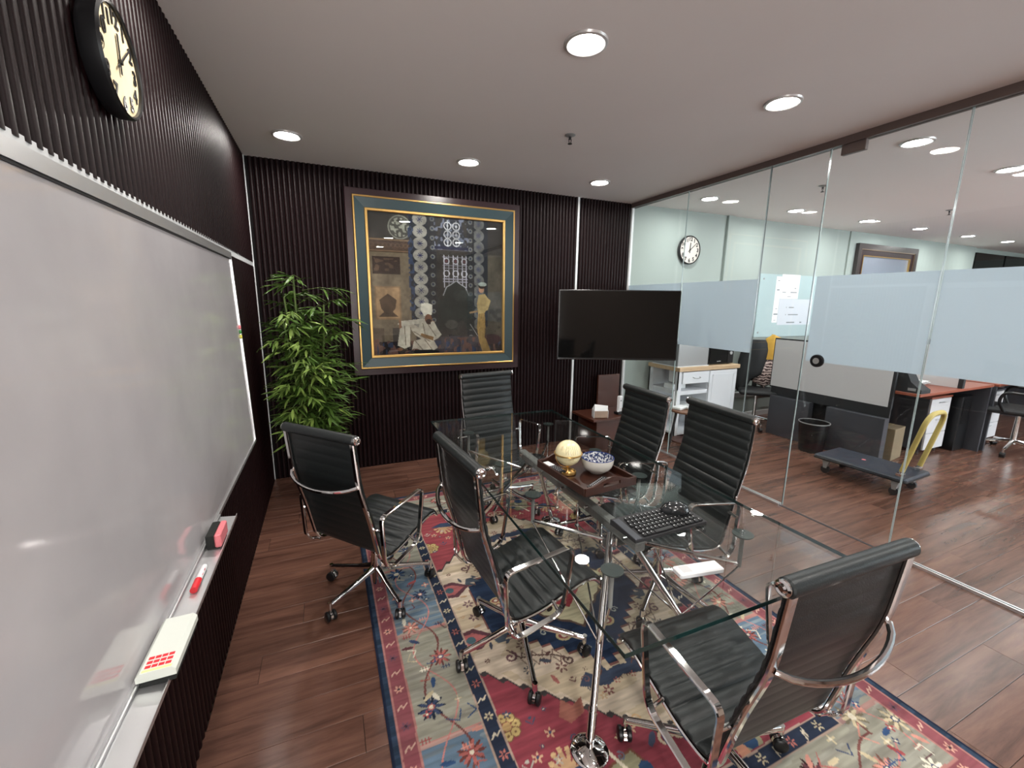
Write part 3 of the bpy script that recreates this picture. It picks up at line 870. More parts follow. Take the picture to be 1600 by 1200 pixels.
# ------------------------------------------------------------------ rug
RX0, RX1, RY0, RY1 = .108, 1.985, .385, 3.222
RCX, RCY = (RX0+RX1)/2, (RY0+RY1)/2
def rug(X, Y):
    dx0 = np.minimum(X-RX0, RX1-X); dy0 = np.minimum(Y-RY0, RY1-Y)
    e = np.minimum(dx0, dy0)
    U, V = X-RCX, Y-RCY
    # wobble for a hand-knotted look
    wob = (vnoise(X, Y, 9, 9, 31)-.5)*.010
    P = Paint(X, Y, (136, 62, 72))
    red = (138, 64, 74); cream = (202, 184, 164); navy = (34, 48, 78); teal = (70, 92, 104)
    dark = (66, 50, 52); pink = (186, 122, 116); sage = (146, 144, 130); rose = (134, 78, 84); ivory = (214, 204, 182)
    # field
    n1 = vnoise(X, Y, 3, 34, 32)
    P.put(V > 0, (152, 72, 78), .8)
    # spandrel / cream hexagon with saw teeth
    tooth = (np.abs(((np.abs(U)*1.0+np.abs(V)*.3)*22) % 1-.5))*.050
    b1 = .345+(.56-np.abs(U))*.93
    d1_ = np.abs(V)-b1+tooth-.012
    P.put(d1_ < .016, (66, 62, 62)); P.put(d1_ < 0, cream)
    P.put((d1_ < -.02) & (vnoise(X, Y, 5, 22, 33) > .55), (178, 160, 132), .6)
    # navy medallion, stepped
    q_ = .045
    Us = np.round(np.abs(U)/q_)*q_
    lobe = np.abs(V)/.53+Us/.60
    d2_ = np.maximum(lobe-1, (np.abs(U)-.425)*3)
    P.put(d2_ < .035, (120, 80, 74)); P.put(d2_ < .012, (40, 48, 66)); P.put(d2_ < 0, (42, 56, 80))
    P.put((d2_ < -.03) & (vnoise(X, Y, 6, 30, 34) > .5), (32, 42, 64), .7)
    d3_ = np.maximum(np.abs(V)/.30+np.abs(U)/.34-1, -1)
    saw = .10*np.abs((np.arctan2(V, U)*9/PI) % 1-.5)
    P.put(d3_+saw < .06, (96, 76, 66)); P.put(d3_+saw < 0, (196, 186, 154))
    d4_ = np.abs(V)/.17+np.abs(U)/.19-1
    P.put(d4_ < 0, (150, 62, 68)); P.flower(RCX, RCY, .09, 8, (206, 190, 150), (44, 58, 92))
    rs = np.random.RandomState(4)
    # motifs in the field, mirrored
    def mir(fn):
        for sx in (-1, 1):
            for sy in (-1, 1): fn(sx, sy)
    def spiral(x, y, r, col, w_=.008, ph=0, s_=1):
        pts = [(x+r*(1-k/16)*math.cos(ph+s_*k*.55), y+r*(1-k/16)*math.sin(ph+s_*k*.55)) for k in range(14)]
        P.line(pts, w_, col)
    def A(sx, sy):
        g = lambda u, v: (RCX+sx*u, RCY+sy*v)
        # navy medallion details
        for u, v, r in ((.26, .10, .035), (.12, .32, .04), (.33, .02, .03)):
            x, y = g(u, v); P.disc(x, y, r, (190, 170, 130), ry=r*.8); P.disc(x, y, r*.7, (140, 74, 72), ry=r*.5); P.disc(x, y, r*.3, ivory)
        x, y = g(.20, .27); spiral(x, y, .022, (170, 170, 160), .006)
        x, y = g(.06, .43); spiral(x, y, .018, (160, 160, 150), .005)
        # cream field details
        x, y = g(.46, .20)
        P.poly([g(.56, .13), g(.50, .12), g(.42, .19), g(.50, .25), g(.56, .24)], (92, 58, 66)); P.poly([g(.56, .15), g(.51, .145), g(.45, .19), g(.51, .225), g(.56, .22)], (166, 96, 96)); P.disc(*g(.53, .185), .022, (72, 96, 104))
        for (u, v, r, c) in ((.47, .05, .030, (110, 84, 88)), (.50, .32, .014, (96, 66, 60)), (.33, .30, .026, (112, 84, 76)), (.22, .47, .030, (110, 78, 74)), (.10, .64, .026, (120, 72, 72)), (.27, .22+.2, .014, (150, 80, 72)), (.02, .60, .018, (96, 66, 60)), (.36, .43, .022, (70, 74, 86)), (.14, .55, .018, (110, 70, 64))):
            P.flower(*g(u, v), r, 6, c, (190, 170, 150))
        P.line([g(.40, .30), g(.36, .36), g(.30, .37), g(.22, .40), g(.17, .44)], .008, (92, 70, 64))
        spiral(*g(.40, .34), .030, (104, 74, 78), .010, 1.0, sx)
        spiral(*g(.17, .45), .026, (96, 72, 68), .009, 2.0, -sx)
        for k in range(4):
            P.line([g(.36-k*.045, .365+k*.012), g(.345-k*.045, .335+k*.012), g(.325-k*.045, .372+k*.012)], .005, (110, 86, 78))
            P.line([g(.36-k*.045, .375+k*.012), g(.345-k*.045, .41+k*.012), g(.325-k*.045, .380+k*.012)], .005, (110, 86, 78))
        P.poly([g(.44, .20), g(.38, .17), g(.41, .21), g(.35, .20), g(.38, .24), g(.33, .25), g(.42, .25)], (74, 82, 92))
        P.poly([g(.20, .58), g(.14, .53), g(.11, .56), g(.06, .52), g(.05, .56), g(.0, .55), g(.0, .60), g(.08, .62), g(.16, .60)], (58, 66, 84))
        # red corners
        fx, fy = g(.535, .62)
        for k in range(7):
            a = 2*PI*k/7; P.disc(fx+.036*math.cos(a), fy+.036*math.sin(a), .0185, (190, 166, 112)); P.ring(fx+.036*math.cos(a), fy+.036*math.sin(a), .018, .004, (120, 90, 66)); P.disc(fx+.036*math.cos(a), fy+.036*math.sin(a), .005, (120, 90, 66))
        P.disc(fx, fy, .017, (170, 140, 96))
        for k in range(7):
            a = PI*k/6; x, y = g(.40+.055*math.cos(a), .83-.065*math.sin(a)); P.line([g(.40, .85), (x, y)], .014, (184, 150, 116)); P.disc(x, y, .010, (196, 164, 124))
        P.poly([g(.48, .86), g(.34, .83), g(.31, .88), g(.40, .90)], (60, 72, 98))
        P.poly([g(.30, .98), g(.27, .88), g(.17, .86), g(.14, .96), g(.18, 1.03), g(.28, 1.03)], (150, 146, 118)); P.line([g(.31, .98), g(.27, .88), g(.17, .86), g(.13, .96)], .008, (120, 78, 62))
        P.line([g(.25, .83), g(.20, .97)], .012, ivory)
        P.disc(*g(.24, 1.0), .030, (52, 76, 108)); P.disc(*g(.16, .93), .024, (52, 76, 108)); P.disc(*g(.19, 1.02), .024, (196, 140, 116))
        P.poly([g(.34, .66), g(.30, .60), g(.27, .64), g(.22, .62), g(.24, .68), g(.31, .70)], (150, 96, 84))
        spiral(*g(.03, .88), .032, (206, 188, 160), .010)
        spiral(*g(.08, .78), .020, (196, 160, 120), .007)
        for u, v in ((.48, .76), (.54, .94), (.05, 1.05), (.45, 1.05), (.40, .70), (.12, .80), (.34, 1.06)):
            P.flower(*g(u, v), .022, 5, (196, 160, 130), (60, 70, 100))
    mir(A)
    rm = np.random.RandomState(23)
    pal = [(112, 78, 76), (72, 76, 88), (158, 96, 90), (96, 66, 62), (182, 150, 118), (120, 116, 108)]
    for k in range(46):
        u, v = rm.rand()*.54, rm.rand()*1.02
        on_cream = v < .345+(.56-u)*.93-.05 and (v/.53+u/.60 > 1.08 or u > .44)
        on_red = v > .345+(.56-u)*.93+.04
        if not (on_cream or on_red): continue
        typ, c, a_, r = rm.randint(4), pal[rm.randint(6)], rm.rand()*6.28, .010+.010*rm.rand()
        if on_red: c = tuple(min(225, q*1.25+20) for q in c) if rm.rand() > .4 else (70, 76, 96)
        for sx in (-1, 1):
            for sy in (-1, 1):
                x, y = RCX+sx*u, RCY+sy*v
                if typ == 0: P.flower(x, y, r, 5, c, (200, 184, 160))
                elif typ == 1: P.disc(x, y, r*1.6, c, ry=r*.6, rot=a_*sx*sy)
                elif typ == 2: spiral(x, y, r*1.2, c, .005, a_, sx)
                else:
                    P.line([(x-r, y-r*.6*sx), (x, y+r*.5*sx), (x+r, y-r*.6*sx)], .005, c); P.disc(x, y+r*.9, r*.35, c)
    # outlines by band distances (e = distance to the rug's edge)
    GA, GB, GC, GD = .030, .100, .325, .388
    inner = e+wob*.4
    # main border
    mb_ = (inner > GB) & (inner < GC)
    P.put(mb_, sage)
    along = np.where(dx0 < dy0, Y, X)
    zone = np.abs(((along-RCY-.22)/1.05+.5) % 1-.5)
    blue = mb_ & ((zone < .235+(vnoise(X, Y, 12, 12, 41)-.5)*.05) & (dx0 < dy0))
    P.put(blue, (96, 116, 134)); P.put(mb_ & (np.abs(zone-.245) < .010) & (dx0 < dy0), pink, .8)
    P.put(mb_ & (vnoise(X, Y, 3, 30, 42) > .6), (122, 118, 112), .35)
    P.put(mb_ & (vnoise(X, Y, 4, 60, 43) > .62), (170, 170, 158), .35)
    # wandering vine and palmettes in the border
    mid = (GB+GC)/2
    vine = np.abs(inner-mid-.055*np.sin(along*2*PI/.52))
    P.put(mb_ & (vine < .0045), (112, 70, 66)); P.put(mb_ & (np.abs(inner-mid+.06*np.sin(along*2*PI/.52+.6)) < .003), pink)
    rb = np.random.RandomState(9)
    cols = [(150, 74, 76), (58, 70, 98), (190, 176, 146), (196, 138, 124), (96, 60, 66), (214, 208, 190), (52, 76, 112), (168, 98, 92)]
    def border_pt(i, t_, o_):
        if i == 0: return RX0+o_, RY0+t_*(RY1-RY0)
        if i == 1: return RX1-o_, RY0+t_*(RY1-RY0)
        if i == 2: return RX0+t_*(RX1-RX0), RY0+o_
        return RX0+t_*(RX1-RX0), RY1-o_
    for i in range(4):
        nn = 13 if i < 2 else 8
        for k in range(nn):
            t_ = (k+.5)/nn
            x, y = border_pt(i, t_, mid+(.045 if k % 2 else -.045)*(1 if rb.rand() > .2 else .3))
            if not (GB < min(x-RX0, RX1-x, y-RY0, RY1-y) < GC): continue
            r = .034+.014*rb.rand()
            c1, c2, c3 = [cols[j] for j in rb.permutation(8)[:3]]
            P.flower(x, y, r*1.15, 9, tuple(v*.6 for v in c1), c2, ph=rb.rand()*3); P.flower(x, y, r, 7, c1, c2, ph=rb.rand()*3); P.disc(x, y, r*.18, ivory)
        for k in range(nn*7):
            t_ = (k+rb.rand())/(nn*7); x, y = border_pt(i, t_, GB+.015+rb.rand()*(GC-GB-.03))
            if not (GB+.008 < min(x-RX0, RX1-x, y-RY0, RY1-y) < GC-.008): continue
            typ = rb.randint(4); c = cols[rb.randint(8)]
            if typ == 0: P.flower(x, y, .014+.008*rb.rand(), 4, c, ivory)
            elif typ == 1:
                a = rb.rand()*6.28; P.disc(x, y, .026, c, ry=.009, rot=a)
            elif typ == 2:
                a = rb.rand()*6.28; L = .03+.03*rb.rand()
                P.line([(x, y), (x+L*math.cos(a), y+L*math.sin(a)), (x+L*1.3*math.cos(a+.8), y+L*1.3*math.sin(a+.8))], .005, c)
            else:
                for dd in (-.012, 0, .012): P.line([(x+dd, y-.010), (x+dd, y+.010)], .004, c)
                P.line([(x-.02, y), (x+.02, y)], .004, c)
    # inner navy guard
    g1 = (inner > GC) & (inner < GD)
    P.put(g1, (40, 48, 66)); P.put((np.abs(inner-GC-.003) < .0035) | (np.abs(inner-GD+.003) < .0035), (168, 146, 132))
    # outer pink guard
    g0 = (inner > GA) & (inner < GB)
    P.put(g0, rose); P.put(g0 & (vnoise(X, Y, 6, 20, 51) > .6), (130, 72, 80), .6); P.put((np.abs(inner-GA-.004) < .004) | (np.abs(inner-GB+.004) < .004), (168, 118, 112))
    for i in range(4):
        L = (RY1-RY0) if i < 2 else (RX1-RX0)
        for (off, stp, cc) in (((GC+GD)/2, .075, ((176, 108, 98), (188, 176, 146))), ((GA+GB)/2, .082, ((206, 158, 140), (110, 76, 90)))):
            for k in range(int(L/stp)):
                x, y = border_pt(i, (k+.5)*stp/L, off)
                if abs(min(x-RX0, RX1-x, y-RY0, RY1-y)-off) > .002: continue
                if k % 2: P.flower(x, y, .020, 6, cc[(k//2) % 2], (60, 50, 60))
                else:
                    dx, dy = ((.018, .010) if i < 2 else (.010, .018))
                    P.line([(x-dx, y-dy), (x-dx*.2, y+dy*.6), (x+dx*.2, y-dy*.6), (x+dx, y+dy)], .006, (190, 180, 160) if off > .2 else (196, 160, 144))
    # dark blue selvedge
    P.put(e < GA, (40, 54, 72)); P.put((e < GA) & (vnoise(X, Y, 4, 60, 52) > .55), (58, 74, 96), .6); P.put(e < .010, (26, 34, 54))
    # abrash and wool streaks run across the rug
    st = 1+.16*(vnoise(X, Y, 5, 55, 61)-.5)+.14*(vnoise(X, Y, 20, 150, 62)-.5)+.12*(vnoise(X, Y, 2, 9, 63)-.5)
    return P.c*st[..., None]
rg = grid_paint('area_rug', 470, 710, RX0, RX1, RY0, RY1, rug, vcol('wool_rug', .95, .3), None,
                lambda X, Y: np.stack([X, Y, np.full(X.shape, .0078)], -1))
props(rg, 'red, cream and navy oriental patterned rug under the glass table', 'rug')
MB().bx(RX0, RX1, RY0, RY1, 0.0002, .0074).obj('rug_binding', simple('navy_binding', (.02, .03, .06), .9), rg, smooth=False)
RZ = .008

# ------------------------------------------------------------------ conference chair
P_SIDE = [(-.293, .962), (-.283, .87), (-.270, .748), (-.215, .565), (-.188, .45), (-.165, .352), (-.06, .352), (.05, .385), (.17, .418), (.225, .418), (.252, .385)]
P_FRAME = [(-.303, .955), (-.295, .87), (-.283, .748), (-.228, .562), (-.202, .445), (-.178, .338), (-.06, .338), (.055, .372), (.17, .405), (.222, .405), (.250, .378)]
def side_pts(x, off=0.0):
    r_ = [0, .05, .06, .08, .05, .06, .06, .05, .05, .03, 0]
    return fillet([(x, a, b) for a, b in P_FRAME], r_, 5)
def make_chair():
    root = thing('office_chair', '', 'chair')
    s = .208
    for sg in (-1, 1):
        MB().band(side_pts(sg*s), .024, .013).obj('side_frame', M['chrome'], root)
        x = sg*.262
        loop = fillet([(x, -.215, .592), (x, .075, .622), (x, .050, .455), (x, .030, .352), (x, -.165, .315), (x, -.205, .36)], [.030, .040, .10, .05, .050, .03], 6, True)
        ar = MB().band(loop, .024, .011, closed=True)
        ar.obj('armrest', M['chrome'], root)
        for (ya, za, zb) in ((-.205, .52, .52), (-.17, .345, .330), (.02, .372, .352)):
            MB().cyl((sg*s, ya, za), (x, ya, zb), .007, n=10).obj('arm_bolt', M['chrome'], root)
    # sling: one continuous ribbed upholstery split into backrest and seat
    path = fillet([(0, a, b) for a, b in P_SIDE], [0, .05, .06, .08, .05, .07, .06, .05, .05, .03, 0], 14)
    # dense resample
    L = [0]
    for a, b in zip(path[:-1], path[1:]): L.append(L[-1]+(b-a).length)
    def at(t_):
        for i in range(len(L)-1):
            if t_ <= L[i+1] or i == len(L)-2:
                k_ = (t_-L[i])/max(1e-9, L[i+1]-L[i]); return path[i].lerp(path[i+1], min(1, max(0, k_)))
    tot = L[-1]
    # find split at the rear bend
    bend = min(range(len(path)), key=lambda i: (path[i]-Vector((0, -.165, .352))).length)
    Ls = L[bend]
    def sling(t0, t1, name, rib):
        nseg = max(8, int((t1-t0)/.0048))
        hw = s+.007
        outer, inn = [], []
        pts = [at(t0+(t1-t0)*i/nseg) for i in range(nseg+1)]
        q = MB(); rows = []
        xs = [-hw, -hw+.008, -hw*.5, 0, hw*.5, hw-.008, hw]
        for i, p in enumerate(pts):
            tg = (pts[min(i+1, nseg)]-pts[max(i-1, 0)]).normalized()
            N = Vector((1, 0, 0)).cross(tg).normalized()      # towards the sitter
            if N.z < 0 and abs(tg.z) < .7: N = -N
            if abs(tg.z) >= .7 and N.y < 0: N = -N
            ph = ((t0+(t1-t0)*i/nseg) % rib)/rib
            puff = abs(math.sin(PI*ph))**.55
            row = []
            for x in xs:
                e_ = 0.25 if abs(x) > hw-.004 else 1.0
                row.append(p+N*(.0025+.0072*puff*e_)+Vector((x, 0, 0)))
            for x in xs[::-1]:
                e_ = 0.25 if abs(x) > hw-.004 else 1.0
                row.append(p-N*(.0020+.0013*puff*e_)+Vector((x, 0, 0)))
            rows.append(row)
        k_ = len(xs)*2
        vs = [v for r in rows for v in r]; fs = []
        for i in range(len(rows)-1):
            for a in range(k_):
                b = (a+1) % k_
                fs.append((i*k_+a, i*k_+b, (i+1)*k_+b, (i+1)*k_+a))
        fs.append(tuple(range(k_))); fs.append(tuple(range((len(rows)-1)*k_, len(rows)*k_)))
        q.add(vs, fs)
        return q.obj(name, M['leather'], root, ang=60)
    sling(.006, Ls-.002, 'backrest', .0475)
    sling(Ls+.002, tot-.004, 'seat', .0475)
    # head roll and its chrome caps
    MB().lathe([(0, -.222), (.0185, -.222), (.0225, -.218), (.0225, .218), (.0185, .222), (0, .222)], 22, (0, -.294, .966), R_).obj('head_roll', M['leather'], root)
    MB().lathe([(0, -.012), (.014, -.012), (.0205, -.009), (.0205, .010)], 20, (0, -.245, .41), R_)  # profile only
    for sg in (-1, 1):
        MB().lathe([(0, 0), (.019, 0), (.019, .006), (.014, .009), (.010, .007), (.006, .010), (0, .010)], 20, (sg*.2222, -.292, .966), Matrix.Rotation(sg*PI/2, 3, 'Y')).obj('roll_cap', M['chrome'], root)
    roll2 = MB().lathe([(0, -.200), (.010, -.200), (.011, -.198), (.011, .198), (.010, .200), (0, .200)], 14, (0, .252, .388), R_)
    roll2.obj('front_roll', M['leather'], root)
    # bowed brace behind the back, stretchers below the seat
    bp = []
    for k in range(17):
        t_ = -1+2*k/16
        bp.append((t_*s, -.288-.058*(1-t_*t_)**.7, .752-.030*(1-t_*t_)**.8))
    MB().tube(bp, .0085, 10).obj('back_brace', M['chrome'], root)
    MB().tube([(-s, .13, .395), (s, .13, .395)], .009, 10).tube([(-s, -.08, .345), (s, -.08, .345)], .009, 10).obj('seat_stretcher', M['chrome'], root)
    MB().bx(-.055, .055, -.10, .14, .318, .352, .008).obj('tilt_mechanism', M['blackp'], root)
    MB().cyl((.05, .02, .332), (.155, .02, .326), .0055, n=8).obj('lever', M['chrome'], root)
    MB().cyl((.150, .02, .326), (.195, .02, .322), .008, .013, n=10).obj('lever_knob', M['blackp'], root)
    MB().cyl((0, 0, .20), (0, 0, .320), .014, n=16).obj('gas_lift', M['chrome'], root)
    MB().lathe([(0, .040), (.022, .040), (.024, .05), (.026, .13), (.030, .15), (.024, .22), (0, .22)], 24).obj('base_hub', M['chrome'], root)
    # five star base, each leg with its twin wheel caster
    leg_me = MB()
    lp = [Vector((.015, 0, .135)), Vector((.12, 0, .112)), Vector((.285, 0, .084))]
    secs = []
    vs, fs = [], []
    for (p, hw, hh) in ((lp[0], .012, .016), (lp[1], .0105, .011), (lp[2], .010, .008)):
        for a, b in ((-1, -1), (1, -1), (1, .4), (.5, 1), (-.5, 1), (-1, .4)):
            vs.append((p.x, a*hw, p.z+b*hh))
    for i in range(2):
        for a in range(6):
            b = (a+1) % 6
            fs.append((i*6+a, i*6+b, i*6+6+b, i*6+6+a))
    fs.append(tuple(range(6))); fs.append(tuple(range(12, 18)))
    leg_me.add(vs, fs).cyl((.282, 0, .062), (.282, 0, .094), .0105, n=12)
    leg_me = leg_me.mesh('base_leg', M['chrome'], ang=50)
    hood_me = MB()
    pr_ = [(0.022*math.cos(t_), .024+.022*math.sin(t_)) for t_ in [PI*k/8 for k in range(9)]]
    hood_me.prism([(-.025, .022)]+[(a, b+.002) for a, b in pr_[::-1]]+[(.025, .022)], lambda a, b, d: (a, d, b), -.0055, .0055)
    hood_me.cyl((0, 0, .044), (0, 0, .066), .007, n=10)
    hood_me = hood_me.mesh('caster', M['chrome'])
    wm = MB().lathe([(0, -.009), (.018, -.009), (.0245, -.005), (.0245, .005), (.018, .009), (0, .009)], 20, (0, 0, .0245), Matrix.Rotation(PI/2, 3, 'X')).mesh('wheel', M['blackp'])
    for k in range(5):
        a = math.radians(90+18+72*k)
        g = bpy.data.objects.new('base_leg', leg_me); COL.objects.link(g); g.parent = root; g.rotation_euler = (0, 0, a)
        c = bpy.data.objects.new('caster', hood_me); COL.objects.link(c); c.parent = root
        c.location = (.282*math.cos(a), .282*math.sin(a), 0); c.rotation_euler = (0, 0, a+1.9+k*1.3)
        for sg in (-1, 1):
            w_ = bpy.data.objects.new('wheel', wm); COL.objects.link(w_); w_.parent = c; w_.location = (0, sg*.0155, 0)
    return root
LOW = ('base_leg', 'caster', 'base_hub')
def raise_chair(root, dz):
    for c in root.children:
        if not c.name.startswith(LOW):
            c.location.z += dz
def turn_base(root, a):
    for c in root.children:
        if c.name.startswith(('base_leg', 'caster')):
            R2 = Matrix.Rotation(a, 4, 'Z')
            c.location = R2 @ c.location
            c.rotation_euler.z += a
ch0 = make_chair()
CH = [('L1', .165, 2.159, -50.0, -.015, 12, 'black ribbed chair pushed back beside the whiteboard, in front of the bamboo'),
      ('L2', .712, 1.502, -85.5, 0, 18, 'black ribbed chair tucked under the left long side of the glass table'),
      ('F', 1.081, .785, -2.0, -.027, 30, 'nearest black ribbed chair, seen from behind at the near end of the table'),
      ('R1', 1.605, 2.168, 87, -.015, 40, 'black ribbed chair on the partition side, nearer the television'),
      ('R2', 1.525, 1.54, 84, .030, 22, 'black ribbed chair on the partition side, nearer the keyboard'),
      ('B', 1.167, 2.789, 187.9, 0, 8, 'black ribbed chair at the far end of the table below the painting')]
chairs = []
for i, (k, x, y, a, dz, tb_, lab) in enumerate(CH):
    o = ch0 if i == 0 else copy_tree(ch0)
    chairs.append(o)
for o, (k, x, y, a, dz, tb_, lab) in zip(chairs, CH):
    o.location = (x, y, RZ)
    o.rotation_euler = (0, 0, math.radians(a))
    raise_chair(o, dz); turn_base(o, math.radians(tb_))
    props(o, lab, 'chair', 'black ribbed office chairs round the glass table')

# ------------------------------------------------------------------ glass table
tbl = thing('conference_table', 'long rectangular clear glass table on a chrome strut frame', 'table', (1.063, 1.722, 0), math.radians(-.7))
TWX, TLY = .925, 2.108
gt = MB().bx(-TWX/2, TWX/2, -TLY/2, TLY/2, TZ-.012, TZ).obj('glass_top', M['tglass'], tbl, smooth=False)
ge = MB()
for sx in (-1, 1): ge.bx(sx*TWX/2-.0007, sx*TWX/2+.0007, -TLY/2, TLY/2, TZ-.012, TZ)
for sy in (-1, 1): ge.bx(-TWX/2, TWX/2, sy*TLY/2-.0007, sy*TLY/2+.0007, TZ-.012, TZ)
ge.obj('polished_edge', M['tedge'], gt, smooth=False)
MB().bx(-.023, .023, -.56, .56, .590, .635, .006).obj('spine_beam', M['steel'], tbl)
foot_me = None
for sx in (-1, 1):
    for sy in (-1, 1):
        top = Vector((sx*.035, sy*.41, .600)); ft = Vector((sx*.312, sy*.732, .045))
        lg = MB().cyl(ft, top, .0135, .0135, 16).cyl(ft+(top-ft)*.02, ft+(top-ft)*.12, .0165, n=16).cyl(ft+(top-ft)*.13, ft+(top-ft)*.145, .0165, n=16).obj('leg', M['chrome'], tbl)
        MB().lathe([(0, RZ), (.064, RZ), (.066, RZ+.004), (.060, RZ+.010), (.030, RZ+.018), (.014, RZ+.024), (.013, RZ+.048), (0, RZ+.050)], 32, (ft.x, ft.y, 0)).obj('foot_disc', M['chrome'], lg)
        for yy in (.76, .19):
            pd = Vector((sx*.285, sy*yy, TZ-.0135))
            ar = MB().cyl((pd.x, pd.y, .595), (sx*.03, sy*.41, .560), .0075, n=10).obj('support_arm', M['chrome'], tbl)
            MB().cyl((pd.x, pd.y, .585), (pd.x, pd.y, TZ-.030), .0075, n=12).obj('stem', M['steel'], ar)
            MB().lathe([(0, TZ-.030), (.012, TZ-.030), (.030, TZ-.022), (.036, TZ-.016), (.036, TZ-.0135), (0, TZ-.0135)], 26, (pd.x, pd.y, 0)).obj('rubber_pad', M['rubber'], ar)
        MB().cyl(ft+(top-ft)*.42, (0, sy*.10, .47), .0040, n=8).obj('tension_rod', M['chrome'], tbl)
        MB().cyl(ft+(top-ft)*.42, (sx*.285, sy*.19, .585), .0035, n=8).obj('tension_rod', M['chrome'], tbl)
        MB().cyl(ft+(top-ft)*.42, (sx*.285, sy*.76, .585), .0035, n=8).obj('tension_rod', M['chrome'], tbl)
for sy in (-1, 1):
    MB().cyl((-.06, sy*.41, .560), (.06, sy*.41, .560), .017, n=16).bx(-.024, .024, sy*.41-.030, sy*.41+.030, .548, .588, .004).obj('joint_block', M['chrome'], tbl)
    MB().cyl((0, sy*.10, .46), (0, sy*.10, .590), .006, n=10).ball((0, sy*.10, .465), .012, n=12, k=8).obj('king_post', M['chrome'], tbl)
for yy in (-.50, -.22, .0, .22, .50):
    MB().cyl((-.040, yy, .622), (.040, yy, .622), .007, n=10).obj('cross_pin', M['chrome'], tbl)

# ------------------------------------------------------------------ things on the table
ty = thing('wooden_tray', 'dark brown wooden tray with cut-out handles on the glass table', 'tray', (1.080, 1.604, TZ), math.radians(5))
TRX, TRY = .143, .187
MB().bx(-TRX, TRX, -TRY, TRY, 0, .008, .001).obj('tray_base', M['tray'], ty)
for sx in (-1, 1):
    MB().bx(sx*TRX-.005, sx*TRX+.005, -TRY, TRY, 0, .036, .0015).obj('tray_side', M['tray'], ty)
for sy in (-1, 1):
    q = MB(); nn = 30; yy = sy*TRY
    def zt(x): return .036+.026*max(0, math.cos(min(1, abs(x)/.105)*PI/2))**1.3
    for i in range(nn):
        a, b = -TRX+2*TRX*i/nn, -TRX+2*TRX*(i+1)/nn
        mid = abs((a+b)/2) < .052
        segs = [(0, .024, .024), (.040, zt(a), zt(b))] if mid else [(0, zt(a), zt(b))]
        for z0, za, zb in segs:
            q.add([(a, yy-.005, z0), (b, yy-.005, z0), (b, yy+.005, z0), (a, yy+.005, z0), (a, yy-.005, za), (b, yy-.005, zb), (b, yy+.005, zb), (a, yy+.005, za)],
                  [(0, 1, 2, 3), (4, 7, 6, 5), (0, 4, 5, 1), (3, 2, 6, 7), (0, 3, 7, 4), (1, 5, 6, 2)])
    q.obj('tray_end', M['tray'], ty, smooth=False)
Z8 = TZ+.009
# globe
M['globe'] = None
mt, t, b = nt('cream_globe'); M['globe'] = mt
tc = t.nodes.new('ShaderNodeTexCoord'); n_ = t.nodes.new('ShaderNodeTexNoise'); n_.inputs['Scale'].default_value = 22; n_.inputs['Detail'].default_value = 5
t.links.new(tc.outputs['Object'], n_.inputs['Vector'])
cr = t.nodes.new('ShaderNodeValToRGB'); cr.color_ramp.elements[0].position = .60; cr.color_ramp.elements[0].color = (.80, .72, .44, 1)
cr.color_ramp.elements[1].position = .72; cr.color_ramp.elements[1].color = (.52, .40, .20, 1)
t.links.new(n_.outputs['Fac'], cr.inputs[0]); t.links.new(cr.outputs[0], b.inputs['Base Color']); b.inputs['Roughness'].default_value = .3
gx, gy = 1.006, 1.636
gl = thing('desk_globe', 'small cream table globe with a brass ring and round brass foot on the tray', 'globe', (gx, gy, Z8))
GR = .0605
MB().ball((0, 0, .040+GR), GR, n=40, k=24).obj('sphere', M['globe'], gl)
MB().lathe([(GR+.001, .0965), (GR+.006, .0965), (GR+.006, .1015), (GR+.001, .1015), (GR+.001, .0965)], 44).obj('brass_ring', M['gold'], gl)
MB().lathe([(0, 0), (.038, 0), (.041, .003), (.040, .012), (.036, .013), (.030, .006), (.010, .008), (.006, .014), (.005, .030), (.010, .040), (0, .041)], 36).obj('stand', M['gold'], gl)
MB().tube([((GR+.006)*math.cos(t_), 0, .099+(GR+.006)*math.sin(t_)) for t_ in [PI+PI*k/20 for k in range(21)]], .002, 8).obj('brass_arm', M['gold'], gl)
mr_ = MB()
for k in range(6):
    a = -2.3+k*.2
    mr_.tube([(1.003*GR*math.cos(a+.05*math.sin(j*2+k))*math.cos(e_), 1.003*GR*math.sin(a+.05*math.sin(j*2+k))*math.cos(e_), .040+GR+1.003*GR*math.sin(e_)) for j, e_ in enumerate([.15+.13*j for j in range(6)])], .0006, 4)
mr_.obj('map_lines', simple('map_ink', (.28, .26, .16), .5), gl)
# bowl
bx_, by_ = 1.146, 1.598
bw = thing('bowl', 'white porcelain bowl with a blue floral inside, on the tray', 'bowl', (bx_, by_, Z8))
bw.scale = (1.14, 1.14, 1.10)
MB().lathe([(0, .004), (.026, .004), (.026, 0), (.031, 0), (.034, .005), (.050, .014), (.061, .029), (.0665, .047), (.068, .066), (.0665, .0665)], 44).obj('bowl_shell', M['porcelain'], bw)
mt, t, b = nt('blue_floral_glaze')
tc = t.nodes.new('ShaderNodeTexCoord'); vo = t.nodes.new('ShaderNodeTexVoronoi'); vo.inputs['Scale'].default_value = 110
vo.feature = 'DISTANCE_TO_EDGE'
n_ = t.nodes.new('ShaderNodeTexNoise'); n_.inputs['Scale'].default_value = 120; n_.inputs['Detail'].default_value = 2
t.links.new(tc.outputs['Object'], vo.inputs['Vector']); t.links.new(tc.outputs['Object'], n_.inputs['Vector'])
cr = t.nodes.new('ShaderNodeValToRGB'); cr.color_ramp.interpolation = 'CONSTANT'
cr.color_ramp.elements[0].color = (.62, .64, .65, 1); cr.color_ramp.elements[1].position = .48; cr.color_ramp.elements[1].color = (.03, .045, .12, 1)
